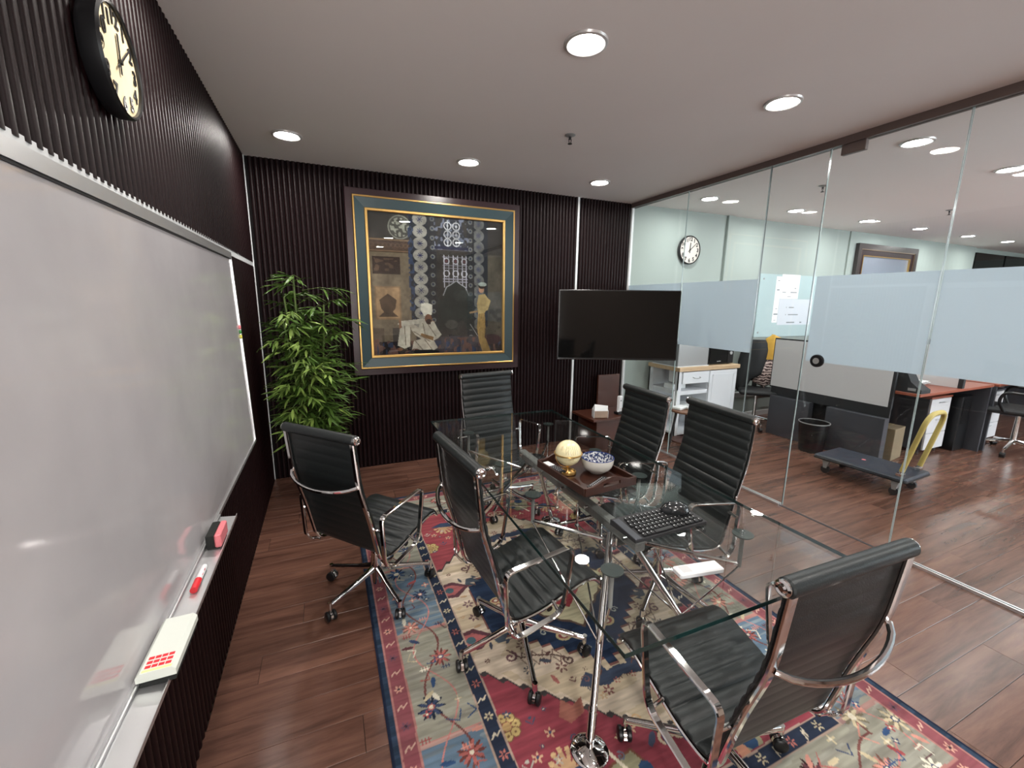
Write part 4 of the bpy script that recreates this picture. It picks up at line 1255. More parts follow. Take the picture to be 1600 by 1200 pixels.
t.links.new(n_.outputs['Fac'], cr.inputs[0]); t.links.new(cr.outputs[0], b.inputs['Base Color']); b.inputs['Roughness'].default_value = .15
MB().lathe([(0, .0075), (.024, .008), (.047, .017), (.058, .031), (.0635, .048), (.0650, .0662), (.0668, .0668)], 44).obj('painted_inside', mt, bw)
MB().lathe([(.0650, .0662), (.0655, .0678), (.0678, .0678), (.0682, .0660)], 44).obj('blue_rim', simple('blue_rim', (.02, .04, .18), .2), bw)
# remotes in the tray
def remote(name, label, loc, rz, body, L=.150, W_=.042, Hh=.016, keys=True, group=None):
    t_ = thing(name, label, 'remote control', loc, rz, group)
    MB().bx(-W_/2, W_/2, -L/2, L/2, 0, Hh, .004).obj('body', body, t_)
    if keys:
        q = MB()
        for i in range(9):
            for j in range(3):
                q.cyl((-.012+j*.012, -L/2+.018+i*.0135, Hh-.001), (-.012+j*.012, -L/2+.018+i*.0135, Hh+.0012), .0022, n=6)
        props(q.obj('buttons', M['papergrey'], t_), kind='stuff')
    return t_
remote('remote_control', 'black remote with pale buttons at the front edge of the tray', (1.065, 1.465, Z8), math.radians(-62), M['blackp'])
r2_ = remote('remote_control', 'black remote with a white label at the back left of the tray', (.965, 1.700, Z8), math.radians(8), M['blackp'])
MB().bx(-.017, .017, .01, .065, .0161, .0166).obj('white_label', M['paper'], r2_, smooth=False)
# keyboard
kb = thing('keyboard', 'compact black wireless keyboard on the near half of the table', 'keyboard', (1.083, 1.110, TZ), math.radians(1.0))
KW, KD = .334, .140
MB().prism([(-KD/2, 0), (KD/2, 0), (KD/2, .020), (KD/2-.012, .021), (-KD/2, .010)], lambda a, b, d: (d, a, b), -KW/2, KW/2).obj('keyboard_body', M['blackm'], kb, smooth=False)
MB().prism([(-KD/2+.001, .0102), (KD/2-.012, .0213), (KD/2-.012, .0235), (-KD/2+.001, .0130)], lambda a, b, d: (d, a, b), -KW/2+.001, -KW/2+.028).obj('end_strip', simple('charcoal_strip', (.05, .055, .065), .3), kb, smooth=False)
ks = MB(); kl = MB()
slope = math.atan2(.011, KD-.012)
Rk = Matrix.Rotation(slope, 3, 'X')
for r_ in range(6):
    yy = -KD/2+.014+r_*.0195
    zz = .0118+(yy+KD/2)*math.tan(slope)
    if r_ == 0:
        cols_ = [(-.118, .015), (-.100, .015), (-.082, .015), (-.030, .082), (.024, .015), (.042, .015), (.060, .015), (.082, .018), (.102, .018), (.125, .018), (.146, .018)]
    else:
        cols_ = [(-.124+.0184*i+(.004*(r_ % 3)), .0155) for i in range(15)]
    for cx, wd in cols_:
        if cx > KW/2-.012: continue
        ks.box(cx, yy, zz+.003, wd, .0155, .005, Rk, .0015)
        if wd < .03: kl.box(cx-.003, yy+.003, zz+.0058, .0035, .003, .0004, Rk)
props(ks.obj('keys', M['blackp'], kb, smooth=False), kind='stuff')
props(kl.obj('key_legends', simple('legend_white', (.75, .77, .78), .5), kb, smooth=False), kind='stuff')
# mouse, lying on the keyboard
ms = thing('mouse', 'black glossy wireless mouse resting on the back right of the keyboard', 'mouse', (1.176, 1.128, TZ+.0235), math.radians(68))
q = MB(); q.ball((0, 0, .004), .034, .056, .036, n=28, k=16)
q.v = [(x*(1-.12*max(0, y/.052)), y, max(z, 0)) for x, y, z in q.v]
q.obj('mouse_shell', simple('gloss_black', (.02, .022, .024), .16, coat=.4), ms)
MB().cyl((-.0035, .030, .031), (.0035, .030, .031), .0075, n=16).obj('scroll_wheel', M['blackm'], ms)
MB().bx(-.0006, .0006, .030, .050, .018, .0275).obj('button_gap', M['blackm'], ms)
# white remote lying face down, near the near end
wr_ = remote('remote_control', 'white plastic remote lying face down near the near end of the table', (.990, .838, TZ), math.radians(80), M['white'], .150, .046, .018, False)
MB().bx(-.016, .016, .030, .062, .0180, .0184).obj('label_sticker', simple('label_grey', (.55, .55, .56), .6), wr_, smooth=False)
MB().bx(-.022, .022, -.001, .0, .0178, .0183).obj('cover_joint', M['papergrey'], wr_, smooth=False)

# ------------------------------------------------------------------ television on its wall arm
tv = thing('television', 'black flat television on a wall arm in front of the glass corner', 'television', (2.44, 3.19, 1.335), math.radians(-23.6))
TW, TH = 1.10, .632
MB().bx(-TW/2, TW/2, 0, .035, -TH/2, TH/2, .004).obj('tv_case', M['tvb'], tv)
MB().bx(-TW/2+.010, TW/2-.010, -.0015, .0005, -TH/2+.018, TH/2-.010).obj('screen', M['tv'], tv, smooth=False)
MB().bx(-.30, .30, .034, .075, -.22, .12, .010).obj('rear_housing', M['blackm'], tv)
MB().bx(-.10, .10, .074, .086, -.10, .10, .002).obj('mount_plate', M['blackm'], tv)
tvm = tv.matrix_basis
a0 = Matrix.Translation(tv.location) @ Matrix.Rotation(math.radians(-23.6), 4, 'Z')
inv = a0.inverted()
wallp = inv @ Vector((2.62, 3.94, 1.335)); elbow = inv @ Vector((2.78, 3.56, 1.335)); plate = Vector((0, .086, 0))
MB().cyl(plate, elbow, .016, n=12).obj('mount_arm', M['blackm'], tv)
MB().cyl(elbow, wallp, .016, n=12).obj('mount_arm', M['blackm'], tv)
mp_ = MB().box(0, 0, 0, .16, .02, .22, Matrix.Rotation(math.radians(23.6), 3, 'Z'), .003)
wp2 = inv @ Vector((2.62, YB-.018, 1.335))
o = mp_.obj('wall_plate', M['blackm'], tv); o.location = wp2

# ------------------------------------------------------------------ brown side table by the glass corner
st_ = thing('side_table', 'small brown side table with a tall back board in the glass corner', 'side table', (2.80, 3.72, 0))
MB().bx(-.36, .26, -.22, .20, .335, .360, .003).obj('table_top', M['brownpanel'], st_, smooth=False)
MB().bx(-.03, .26, .200, .225, 0, .740, .003).obj('back_board', M['brownpanel'], st_, smooth=False)
MB().bx(-.28, .24, -.16, .195, .0, .334, .003).obj('table_body', M['brownpanel'], st_, smooth=False)
tp = thing('tissue_pack', 'beige and white tissue pack on the brown side table', 'tissue pack', (2.57, 3.58, .3605), math.radians(-20))
MB().bx(-.072, .072, -.045, .045, 0, .082, .008).obj('pack_body', simple('pack_beige', (.42, .31, .24), .5, var=.25, vscale=14), tp)
q = MB()
q.add([(-.068, -.046, .078), (.068, -.046, .078), (.074, -.020, .128), (-.062, .0, .140), (-.074, .046, .084), (.074, .046, .084)], [(0, 1, 2, 3), (3, 2, 5, 4), (0, 3, 4), (1, 5, 2)])
q.bx(-.0745, -.0715, -.047, .047, 0, .085).bx(.0715, .0745, -.047, .047, 0, .085)
q.obj('paper_flap', M['paper'], tp, smooth=False)
bt = thing('router', 'white upright device with two dark marks on the side table', 'device', (2.845, 3.62, .3605), math.radians(6))
MB().bx(-.026, .026, -.020, .020, .026, .200, .009).obj('case', M['white'], bt)
MB().bx(-.045, .040, -.035, .035, 0, .027, .004).obj('black_base', M['blackp'], bt)
MB().cyl((0, -.0215, .150), (0, -.0195, .150), .007, n=12).cyl((0, -.0215, .060), (0, -.0195, .060), .004, n=12).obj('dark_mark', M['blackp'], bt)
MB().ball((-.038, -.02, .036), .009, n=12, k=8).obj('plug_end', M['white'], bt)

# ------------------------------------------------------------------ bamboo in a pot
pl = thing('potted_bamboo', 'bushy artificial bamboo with thin green leaves in a black pot, in the corner', 'plant', (-.145, 3.53, 0))
MB().lathe([(0, 0), (.105, 0), (.115, .01), (.140, .30), (.148, .31), (.148, .335), (.134, .335), (.130, .29), (0, .29)], 36).obj('pot', M['pot'], pl)
MB().lathe([(0, .291), (.06, .296), (.129, .292)], 24).obj('soil', simple('soil', (.03, .02, .012), .95, bump=.8, bscale=50), pl)
lr = random.Random(11)
canes = []
for i in range(8):
    a = lr.uniform(0, 2*PI); r0 = lr.uniform(.01, .08)
    hgt = [1.70, 1.55, 1.45, 1.30, 1.50, 1.20, 1.05, 1.35][i]
    bx0, by0 = r0*math.cos(a), r0*math.sin(a)
    tx, ty_ = bx0+lr.uniform(-.12, .16), by0+lr.uniform(-.12, .10)
    if i == 0: tx, ty_ = -.05, 0
    pts = [(bx0+(tx-bx0)*(k/8)**1.5, by0+(ty_-by0)*(k/8)**1.5, .28+(hgt-.28)*k/8) for k in range(9)]
    canes.append(pts)
    MB().tube(pts, .0065, 7).obj('cane', M['stem'], pl)
def leafmesh():
    q = MB(); n_ = 6; vs = []; fs = []
    for i in range(n_+1):
        t_ = i/n_; wv = .0105*math.sin(PI*min(1, t_**.75))+.0004; dz = -.020*t_*t_
        vs += [(-wv, t_*.125, dz+.0025), (0, t_*.125, dz), (wv, t_*.125, dz+.0025)]
    for i in range(n_):
        fs += [(i*3, i*3+1, i*3+4, i*3+3), (i*3+1, i*3+2, i*3+5, i*3+4)]
    return q.add(vs, fs)
lq = leafmesh(); lme = lq.mesh('leaf', M['leaf'])
mats = []; twigs = MB()
def add_spray(p, d, ln, nl):
    # a twig with a fan of leaves at the end
    d = d.normalized()
    p2 = p + d*ln + Vector((0, 0, -.15*ln))
    twigs.tube([p, p.lerp(p2, .5)+Vector((0, 0, .02)), p2], .0016, 4)
    az = math.atan2(d.y, d.x)
    for k in range(nl):
        f = k/(nl-1)
        base = p.lerp(p2, .45+.55*f)+Vector((0, 0, .008))
        ang = az + (1 if k % 2 else -1)*lr.uniform(.35, 1.15)*(1-.65*f)
        el = lr.uniform(-.55, .35)
        sc = lr.uniform(.70, 1.12)
        mats.append(Matrix.Translation(base) @ Matrix.Rotation(ang-PI/2, 4, 'Z') @ Matrix.Rotation(el, 4, 'X') @ Matrix.Rotation(lr.uniform(-.5, .5), 4, 'Y') @ Matrix.Scale(sc, 4))
WALLX = XL+.03-(-.145); WALLY = YB-.03-3.53
def env(z):   # reach of the foliage at height z
    if z > 1.52: return .12+.10*(1.72-z)
    if z > 1.30: return .20
    return .27 if z > .55 else .24
for ci, pts in enumerate(canes):
    L_ = len(pts)
    zt_ = pts[-1][2]
    z = .50
    while z < zt_+.02:
        f = min(.999, (z-.28)/(zt_-.28))*8; i = min(7, int(f)); p = Vector(pts[i]).lerp(Vector(pts[i+1]), f-i)
        for _ in range(3 if z < 1.45 else 2):
            a = lr.uniform(0, 2*PI)
            d = Vector((math.cos(a), math.sin(a), lr.uniform(.0, .7)))
            ln = env(z)*lr.uniform(.45, 1.0)
            e_ = p+d.normalized()*(ln+.09)
            if e_.x < WALLX+.02: d.x = abs(d.x)*.6+.05
            if e_.y > WALLY-.04: d.y = -abs(d.y)
            add_spray(p, d, ln, lr.choice((5, 6, 7)))
        z += .082
# a few long sprays seen standing out at the right and the top
for z, dx, dy, ln in ((1.38, 1, -.25, .36), (1.40, .9, -.3, .25), (1.05, 1, -.2, .34), (.92, 1, -.1, .32), (1.60, .8, -.4, .28), (1.68, -.5, -.3, .10), (1.0, .5, -.9, .30), (.72, .8, -.6, .28), (1.62, -.9, -.5, .18)):
    add_spray(Vector((0, -.02, z)), Vector((dx, dy, .15)), ln, 9)
props(twigs.obj('twigs', M['stem'], pl), kind='stuff')
# keep leaves inside the room
good = []
for mm in mats:
    tip = mm @ Vector((0, .125, 0)); bs = mm.translation
    if min(tip.x, bs.x) < WALLX+.005 or max(tip.y, bs.y) > WALLY: continue
    good.append(mm)
good.sort(key=lambda mm: mm.translation.y*.9+mm.translation.x*.2)
for mm in good[:300]:
    o = bpy.data.objects.new('leaf', lme); COL.objects.link(o); o.parent = pl; o.matrix_basis = mm
q = MB()
for mm in good[300:]:
    q.add([mm @ Vector(v) for v in lq.v], lq.f)
M['leafs'] = simple('bamboo_leaf_mass', (.085, .165, .030), .4, var=.5, vscale=14)
props(q.obj('leaf', M['leafs'], pl), kind='stuff')

# ------------------------------------------------------------------ office: kitchen cabinet and what stands on it
cb = thing('kitchen_cabinet', 'white cabinet with a blonde wood counter against the office wall', 'cabinet', (3.96, 3.72, 0))
hx, hy = .44, .235
CT = .85
MB().bx(-hx-.02, hx+.03, -hy-.025, hy+.01, CT-.045, CT, .004).obj('counter_top', M['blonde'], cb, smooth=False)
MB().bx(-hx, -hx+.018, -hy, -hy+.05, 0, CT-.046).obj('corner_post', M['cabwhite'], cb, smooth=False)
MB().bx(-hx, -hx+.018, hy-.06, hy, 0, CT-.046).obj('corner_post', M['cabwhite'], cb, smooth=False)
MB().bx(0, .018, -hy, hy, 0, CT-.046).obj('divider', M['cabwhite'], cb, smooth=False)
MB().bx(hx-.018, hx, -hy, hy, 0, CT-.046).obj('side_panel', M['cabwhite'], cb, smooth=False)
MB().bx(-hx, hx, hy-.012, hy, 0, CT-.046).obj('back_panel', M['cabwhite'], cb, smooth=False)
MB().bx(-hx, -hx+.040, -hy-.002, -hy+.02, 0, CT-.046).obj('front_stile', M['cabwhite'], cb, smooth=False)
for z in (.10, .36, .56):
    MB().bx(-hx+.019, -.001, -hy+.002, hy-.013, z-.022, z+.022 if z > .5 else z).obj('shelf', M['cabwhite'], cb, smooth=False)
dr = MB().bx(-hx+.045, -.004, -hy-.016, -hy+.2, CT-.185, CT-.055, .003).obj('drawer', M['cabwhite'], cb, smooth=False)
MB().tube([(-.25, -hy-.016, CT-.115), (-.245, -hy-.036, CT-.122), (-.20, -hy-.042, CT-.128), (-.155, -hy-.036, CT-.122), (-.15, -hy-.016, CT-.115)], .004, 8).obj('drawer_handle', M['greym'], dr)
dd = MB().bx(.006, hx-.004, -hy-.016, -hy-.001, .05, CT-.055, .003).obj('cabinet_door', M['cabwhite'], cb, smooth=False)
ring = MB()
for a in ((.05, .06, .10, CT-.10), (hx-.06, hx-.05, .10, CT-.10)): ring.bx(a[0], a[1], -hy-.0195, -hy-.0165, a[2], a[3])
ring.bx(.05, hx-.05, -hy-.0195, -hy-.0165, CT-.11, CT-.10).bx(.05, hx-.05, -hy-.0195, -hy-.0165, .10, .11)
ring.obj('door_bead', M['cabwhite'], dd, smooth=False)
MB().tube([(.030, -hy-.016, .40), (.030, -hy-.040, .385), (.030, -hy-.046, .34), (.030, -hy-.040, .295), (.030, -hy-.016, .28)], .004, 8).obj('door_handle', M['greym'], dd)
ov = thing('oven', 'grey metal oven on the left half of the counter, under the frosted band', 'oven', (3.77, 3.70, CT+.0005))
MB().bx(-.26, .19, -.19, .19, .006, .28, .005).obj('oven_case', M['greym'], ov)
MB().bx(-.27, .20, -.20, .20, 0, .008, .002).obj('oven_foot_plate', M['white'], ov)
mw = thing('microwave', 'black microwave oven on the right half of the counter', 'microwave', (4.185, 3.70, CT+.0005))
MB().bx(-.20, .20, -.17, .18, .008, .27, .005).obj('microwave_case', M['blackp'], mw)
MB().bx(-.19, .09, -.176, -.171, .02, .26, .001).obj('microwave_door', M['tv'], mw, smooth=False)
MB().cyl((.145, -.171, .13), (.145, -.182, .13), .020, n=18).obj('dial_knob', M['alu'], mw)
MB().bx(-.07, -.01, -.1768, -.1762, .035, .043).obj('brand_plate', M['alu'], mw, smooth=False)
MB().bx(.10, .185, -.1745, -.171, .02, .26).obj('control_panel', M['tvb'], mw, smooth=False)
MB().cyl((-.16, -.13, 0), (-.16, -.13, .01), .012, n=10).cyl((.16, -.13, 0), (.16, -.13, .01), .012, n=10).cyl((-.16, .13, 0), (-.16, .13, .01), .012, n=10).cyl((.16, .13, 0), (.16, .13, .01), .012, n=10).obj('rubber_foot', M['blackm'], mw)
q = MB().bx(-.10, .10, -.07, .07, 0, .055, .006).obj('white_box', M['white']); q.location = (3.66, 3.68, .583)
props(q, 'flat white box on the top shelf of the white cabinet', 'box')
kt = thing('paper_stack', 'loose white papers on the middle shelf of the cabinet', 'papers', (3.74, 3.66, .3605))
for k in range(5):
    o = MB().box(0, 0, .004+k*.0075, .26, .19, .006, None).obj('sheet', M['paper'], kt, smooth=False); o.rotation_euler = (0, 0, lr.uniform(-.2, .2))
# round stool with router
sl = thing('stool', 'round wooden stool with dark legs beside the white cabinet', 'stool', (3.42, 3.25, 0))
MB().lathe([(0, .425), (.155, .425), (.160, .430), (.160, .442), (.155, .447), (0, .447)], 36).obj('stool_seat', wood('stool_wood', (.16, .075, .045), (.28, .14, .09), (4, 20, 20), .4), sl)
for k in range(3):
    a = math.radians(40+120*k)
    MB().cyl((.16*math.cos(a), .16*math.sin(a), 0), (.10*math.cos(a), .10*math.sin(a), .425), .011, .013, 10).obj('leg', M['blackm'], sl)
MB().lathe([(0, .10), (.130, .10), (.133, .108), (.13, .115), (0, .115)], 30).obj('lower_shelf', M['brownpanel'], sl)
rr_ = thing('router', 'white router with upright antennas on the round stool', 'router', (3.37, 3.29, .4475), math.radians(15))
MB().bx(-.075, .075, -.05, .05, 0, .028, .006).obj('case', M['white'], rr_)
for x in (-.06, .0): MB().cyl((x, .045, .02), (x, .045, .19), .0065, .005, 10).obj('antenna', M['white'], rr_)
cabl = MB(); pts = []
for k in range(40):
    a = k*.42; r = .060+.012*math.sin(k*.9); pts.append((3.47+r*math.cos(a), 3.20+r*.8*math.sin(a), .4535+.0012*k*.5))
pts += [(3.55, 3.15, .46), (3.585, 3.10, .43), (3.59, 3.09, .36), (3.575, 3.09, .31), (3.56, 3.10, .30)]
props(cabl.tube(pts, .006, 8).obj('cable', M['white']), 'coiled white cable hanging over the edge of the round stool', 'cable')
cbl2 = MB()
for k in range(3):
    pts = [(3.60+.08*k+.05*math.cos(a*.7+k), 3.93, .20+.05*math.sin(a*.9+k)+.10) for a in range(10)]
    cbl2.tube(pts, .004, 6)
props(cbl2.obj('power_cable', M['blackp']), 'tangled black power cables behind the open cabinet shelf', 'cable')
q = MB().bx(-.11, .11, -.09, .09, 0, .23, .004).obj('storage_box', M['white'], smooth=False); q.location = (3.49, 3.43-.02, 0); q.location = (3.70, 3.20, 0)
props(q, 'white box standing on the floor by the stool legs', 'box')
q = MB().lathe([(0, 0), (.075, 0), (.10, .26), (.105, .27), (.095, .27), (.072, .01), (0, .01)], 24).obj('waste_bin', M['greym']); q.location = (4.52, 3.80, 0)
props(q, 'small grey waste bin right of the white cabinet', 'bin')

# ------------------------------------------------------------------ glass notice board on the office wall
nb = thing('glass_notice_board', 'frameless glass notice board fixed to the office wall', 'notice board', (0, 0, 0))
MB().bx(5.262, 6.62, 3.962, 3.968, 1.107, 1.940).obj('glass_sheet', simple('backpainted_glass', (.46, .58, .60), .12), nb, smooth=False)
for x, z in ((5.33, 1.875), (5.33, 1.17), (6.55, 1.875), (6.55, 1.17)):
    MB().cyl((x, 3.985, z), (x, 3.958, z), .013, n=14).obj('standoff', M['greym'], nb)
def sheet(x0, x1, z0, z1, mat, label, marks=()):
    t_ = thing('paper_sheet', label, 'paper', ((x0+x1)/2, 3.961, z0), 0, 'papers on the glass notice board')
    MB().bx(x0-(x0+x1)/2, x1-(x0+x1)/2, -.001, .0005, 0, z1-z0).obj('sheet', mat, t_, smooth=False)
    if marks:
        q = MB()
        for a, b, c, d in marks:
            q.bx((x0-(x0+x1)/2)+a*(x1-x0), (x0-(x0+x1)/2)+b*(x1-x0), -.0016, -.001, c*(z1-z0), d*(z1-z0))
        q.obj('print', M['ink'], t_, smooth=False)
sheet(5.575, 5.680, 1.30, 1.915, M['paper'], 'tall narrow white sheet at the left of the notice board', ((.3, .7, .90, .915), (.3, .8, .70, .725), (.4, .8, .30, .312), (.2, .95, .17, .20), (.3, .7, .05, .06)))
sheet(5.684, 6.056, 1.622, 1.945, M['paper'], 'bright white upper sheet on the notice board', ((.1, .3, .25, .28), (.55, .9, .25, .29), (.4, .6, .08, .10), (.75, .83, .42, .46)))
sheet(5.684, 6.385, 1.267, 1.618, M['papergrey'], 'wide grey white lower sheet on the notice board', ((.30, .45, .66, .70), (.22, .24, .66, .70), (.30, .60, .38, .42), (.22, .24, .38, .42), (.28, .52, .07, .12), (.68, .74, .07, .12)))

# ------------------------------------------------------------------ framed picture on the office wall
fp = thing('framed_picture', 'dark framed glazed picture high on the office wall', 'picture frame', (0, 0, 0))
def frame4(x0, x1, z0, z1, wd, y0, y1, mat, nm):
    q = MB().bx(x0, x0+wd, y0, y1, z0, z1).bx(x1-wd, x1, y0, y1, z0, z1).bx(x0+wd, x1-wd, y0, y1, z1-wd, z1).bx(x0+wd, x1-wd, y0, y1, z0, z0+wd)
    q.obj(nm, mat, fp, smooth=False)
frame4(7.21, 8.80, 1.20, 2.44, .075, 3.915, 3.964, simple('umber_frame', (.055, .045, .045), .3), 'outer_frame')
frame4(7.285, 8.725, 1.275, 2.365, .012, 3.920, 3.964, simple('bronze', (.30, .22, .16), .35, .5), 'bronze_line')
frame4(7.297, 8.713, 1.287, 2.353, .075, 3.935, 3.964, M['darkframe'], 'inner_frame')
frame4(7.372, 8.638, 1.362, 2.278, .012, 3.930, 3.964, M['gold'], 'gold_line')
MB().bx(7.384, 8.626, 3.950, 3.964, 1.374, 2.266).obj('glazed_print', M['mirrorglass'], fp, smooth=False)

# ------------------------------------------------------------------ workstation desks
dk = thing('office_desk', 'office desk with a light grey screen and red brown top beyond the glass', 'desk', (0, 0, 0))
SX = 4.93
MB().bx(SX, SX+.030, 2.19, 3.425, .560, 1.150, .002).obj('screen_frame', M['blackm'], dk, smooth=False)
MB().bx(SX-.004, SX+.034, 2.215, 3.412, .578, 1.135).obj('screen_panel', M['screenp'], dk, smooth=False)
MB().bx(SX-.06, SX+.02, 2.90, 3.36, 0, .470, .003).obj('side_panel', M['greylam'], dk, smooth=False)
MB().bx(SX-.06, SX+.02, 2.19, 2.72, 0, .470, .003).obj('side_panel', M['greylam'], dk, smooth=False)
MB().bx(SX, SX+.02, 2.19, 3.40, .470, .562).obj('modesty_rail', M['blackm'], dk, smooth=False)
MB().bx(SX+.10, SX+.13, 2.25, 3.40, 0, .56).obj('modesty_panel', M['blackm'], dk, smooth=False)
MB().bx(SX+.032, 6.40, 2.00, 3.00, .715, .740, .002).obj('desk_top', M['deskred'], dk, smooth=False)
MB().bx(SX+.032, 6.40, 3.02, 3.40, .715, .740, .002).obj('desk_top', M['deskred'], dk, smooth=False)
MB().bx(6.37, 6.40, 2.01, 2.74, 0, .714).obj('leg_panel', M['greylam'], dk, smooth=False)
MB().bx(SX+.14, 6.36, 2.64, 2.68, .25, .714).obj('modesty_panel', M['greylam'], dk, smooth=False)
MB().bx(5.74, 5.77, 2.045, 3.38, .741, 1.15).obj('divider', M['screenp'], dk, smooth=False)
MB().bx(5.735, 5.775, 2.005, 2.044, .741, 1.16, .002).obj('divider_post', M['blackm'], dk, smooth=False)
dk2 = thing('office_desk', 'second red brown desk farther right beyond the glass', 'desk', (0, 0, 0))
MB().bx(6.46, 9.0, 1.98, 2.70, .715, .740, .002).obj('desk_top', M['deskred'], dk2, smooth=False)
MB().bx(6.46, 6.49, 2.0, 2.70, 0, .714).obj('leg_panel', M['greylam'], dk2, smooth=False)
MB().bx(8.97, 9.0, 2.0, 2.70, 0, .714).obj('leg_panel', M['greylam'], dk2, smooth=False)
MB().bx(6.46, 9.0, 2.70, 2.73, .30, 1.15, .002).obj('back_screen', M['greylam'], dk2, smooth=False)
def pedestal(x, y, label, rz=0, top=None):
    t_ = thing('drawer_pedestal', label, 'drawer unit', (x, y, 0), rz, 'drawer pedestals under the desks')
    MB().bx(-.20, .20, -.24, .26, .04, .60, .003).obj('pedestal_body', M['greylam'], t_, smooth=False)
    MB().bx(-.21, .21, -.26, .27, .601, .620).obj('pedestal_top', top or M['greylam'], t_, smooth=False)
    for k, (z0, z1) in enumerate(((.05, .225), (.23, .405), (.41, .595))):
        d_ = MB().bx(-.195, .195, -.258, -.241, z0, z1, .002).obj('drawer', M['screenp'], t_, smooth=False)
        MB().bx(-.05, .05, -.268, -.259, (z0+z1)/2+.05, (z0+z1)/2+.058).obj('drawer_handle', M['alu'], d_, smooth=False)
    for sx in (-.17, .17):
        for sy in (-.2, .22): MB().cyl((sx, sy, .0), (sx, sy, .042), .018, n=10).obj('caster', M['blackm'], t_)
pedestal(5.86, 2.44, 'white drawer pedestal with a red brown top behind the trolley handle', 0, M['deskred'])
pedestal(6.96, 2.40, 'white drawer pedestal under the second desk', 0)
pc = thing('computer_tower', 'black computer tower standing between the two desks', 'computer', (6.30, 2.32, 0))
MB().bx(-.16, .055, -.20, .20, 0, .60, .006).obj('tower_case', M['blackp'], pc)
MB().bx(-.13, .025, -.204, -.2005, .30, .56, .001).obj('front_panel', M['tvb'], pc, smooth=False)
# bag, papers on the desk
bg = thing('handbag', 'black fabric bag slumped on the desk behind the light screen', 'bag', (5.05, 2.20, .7405))
q = MB(); n_ = 20
prof = [(-.10, 0), (.19, 0), (.19, .035), (.15, .06), (.10, .10), (.05, .20), (.0, .27), (-.05, .29), (-.09, .26)]
q.prism(prof, lambda a, b, d: (d*(1-b*1.2), -a, b), -.065, .10)
q.obj('bag_body', M['cloth'], bg, ang=20)
MB().tube([(0, .04, .26), (0, .05, .33), (0, .0, .35), (0, -.04, .28), (0, -.03, .22)], .008, 8).obj('strap', M['cloth'], bg)
MB().bx(-.069, -.065, -.15, -.09, .02, .045).obj('buckle', M['alu'], bg, smooth=False)
pp = thing('paper_stack', 'fanned stack of white papers on the red brown desk', 'papers', (5.50, 2.36, .7405), .3)
for k in range(9):
    o = MB().box(0, 0, .003+k*.0055, .30, .21, .0045).obj('sheet', M['paper'], pp, smooth=False)
    o.rotation_euler = (0, 0, lr.uniform(-.5, .5)); o.location = (lr.uniform(-.07, .07), lr.uniform(-.04, .04), 0)
q = MB().tube([(6.50+.12*math.cos(a*.55), 2.25+.08*math.sin(a*.8), .748+.003*a) for a in range(14)], .006, 6).obj('cable_bundle', simple('cream_cable', (.6, .56, .45), .6))
props(q, 'pale coiled cable lying on the second desk', 'cable')

# ------------------------------------------------------------------ office task chairs
def task_chair(label, x, y, rz, group=None):
    t_ = thing('task_chair', label, 'chair', (x, y, 0), rz, group)
    MB().bx(-.24, .24, -.22, .24, .44, .50, .022).obj('seat', M['blackm'], t_)
    MB().prism([(-.22, .56), (.22, .56), (.24, .80), (.20, 1.00), (-.20, 1.00), (-.24, .80)], lambda a, b, d: (a, -.25+d-.10*(b-.56), b), -.02, .02).obj('backrest', M['blackm'], t_)
    MB().bx(-.03, .03, -.27, -.235, .42, .66, .008).obj('back_support', M['blackp'], t_)
    for sg in (-1, 1):
        MB().tube(fillet([(sg*.24, -.10, .47), (sg*.29, -.14, .50), (sg*.29, -.16, .67), (sg*.29, .12, .68), (sg*.29, .15, .58), (sg*.25, .10, .47)], .05, 5), .014, 10).obj('armrest', M['blackp'], t_)
    MB().cyl((0, 0, .10), (0, 0, .44), .024, .018, 14).obj('gas_lift', M['chrome'], t_)
    for k in range(5):
        a = 2*PI*k/5+.5
        d = Vector((math.cos(a), math.sin(a), 0))
        lg = MB().cyl(d*.02+Vector((0, 0, .13)), d*.30+Vector((0, 0, .085)), .020, .012, 10).obj('base_leg', M['chrome'], t_)
        MB().cyl(d*.30+Vector((-.02*d.y, .02*d.x, .028)), d*.30+Vector((.02*d.y, -.02*d.x, .028)), .028, n=16).obj('caster', M['blackp'], lg)
        MB().cyl(d*.30+Vector((0, 0, .05)), d*.30+Vector((0, 0, .085)), .010, n=8).obj('caster_stem', M['chrome'], lg)
    return t_
tc1 = task_chair('black task chair with clothes over its back beside the far desk', 4.95, 3.60, math.radians(135))
tc1.scale = (.90, .90, 1)
task_chair('black task chair on a chrome base at the right edge, under the second desk', 6.68, 1.86, math.radians(14))
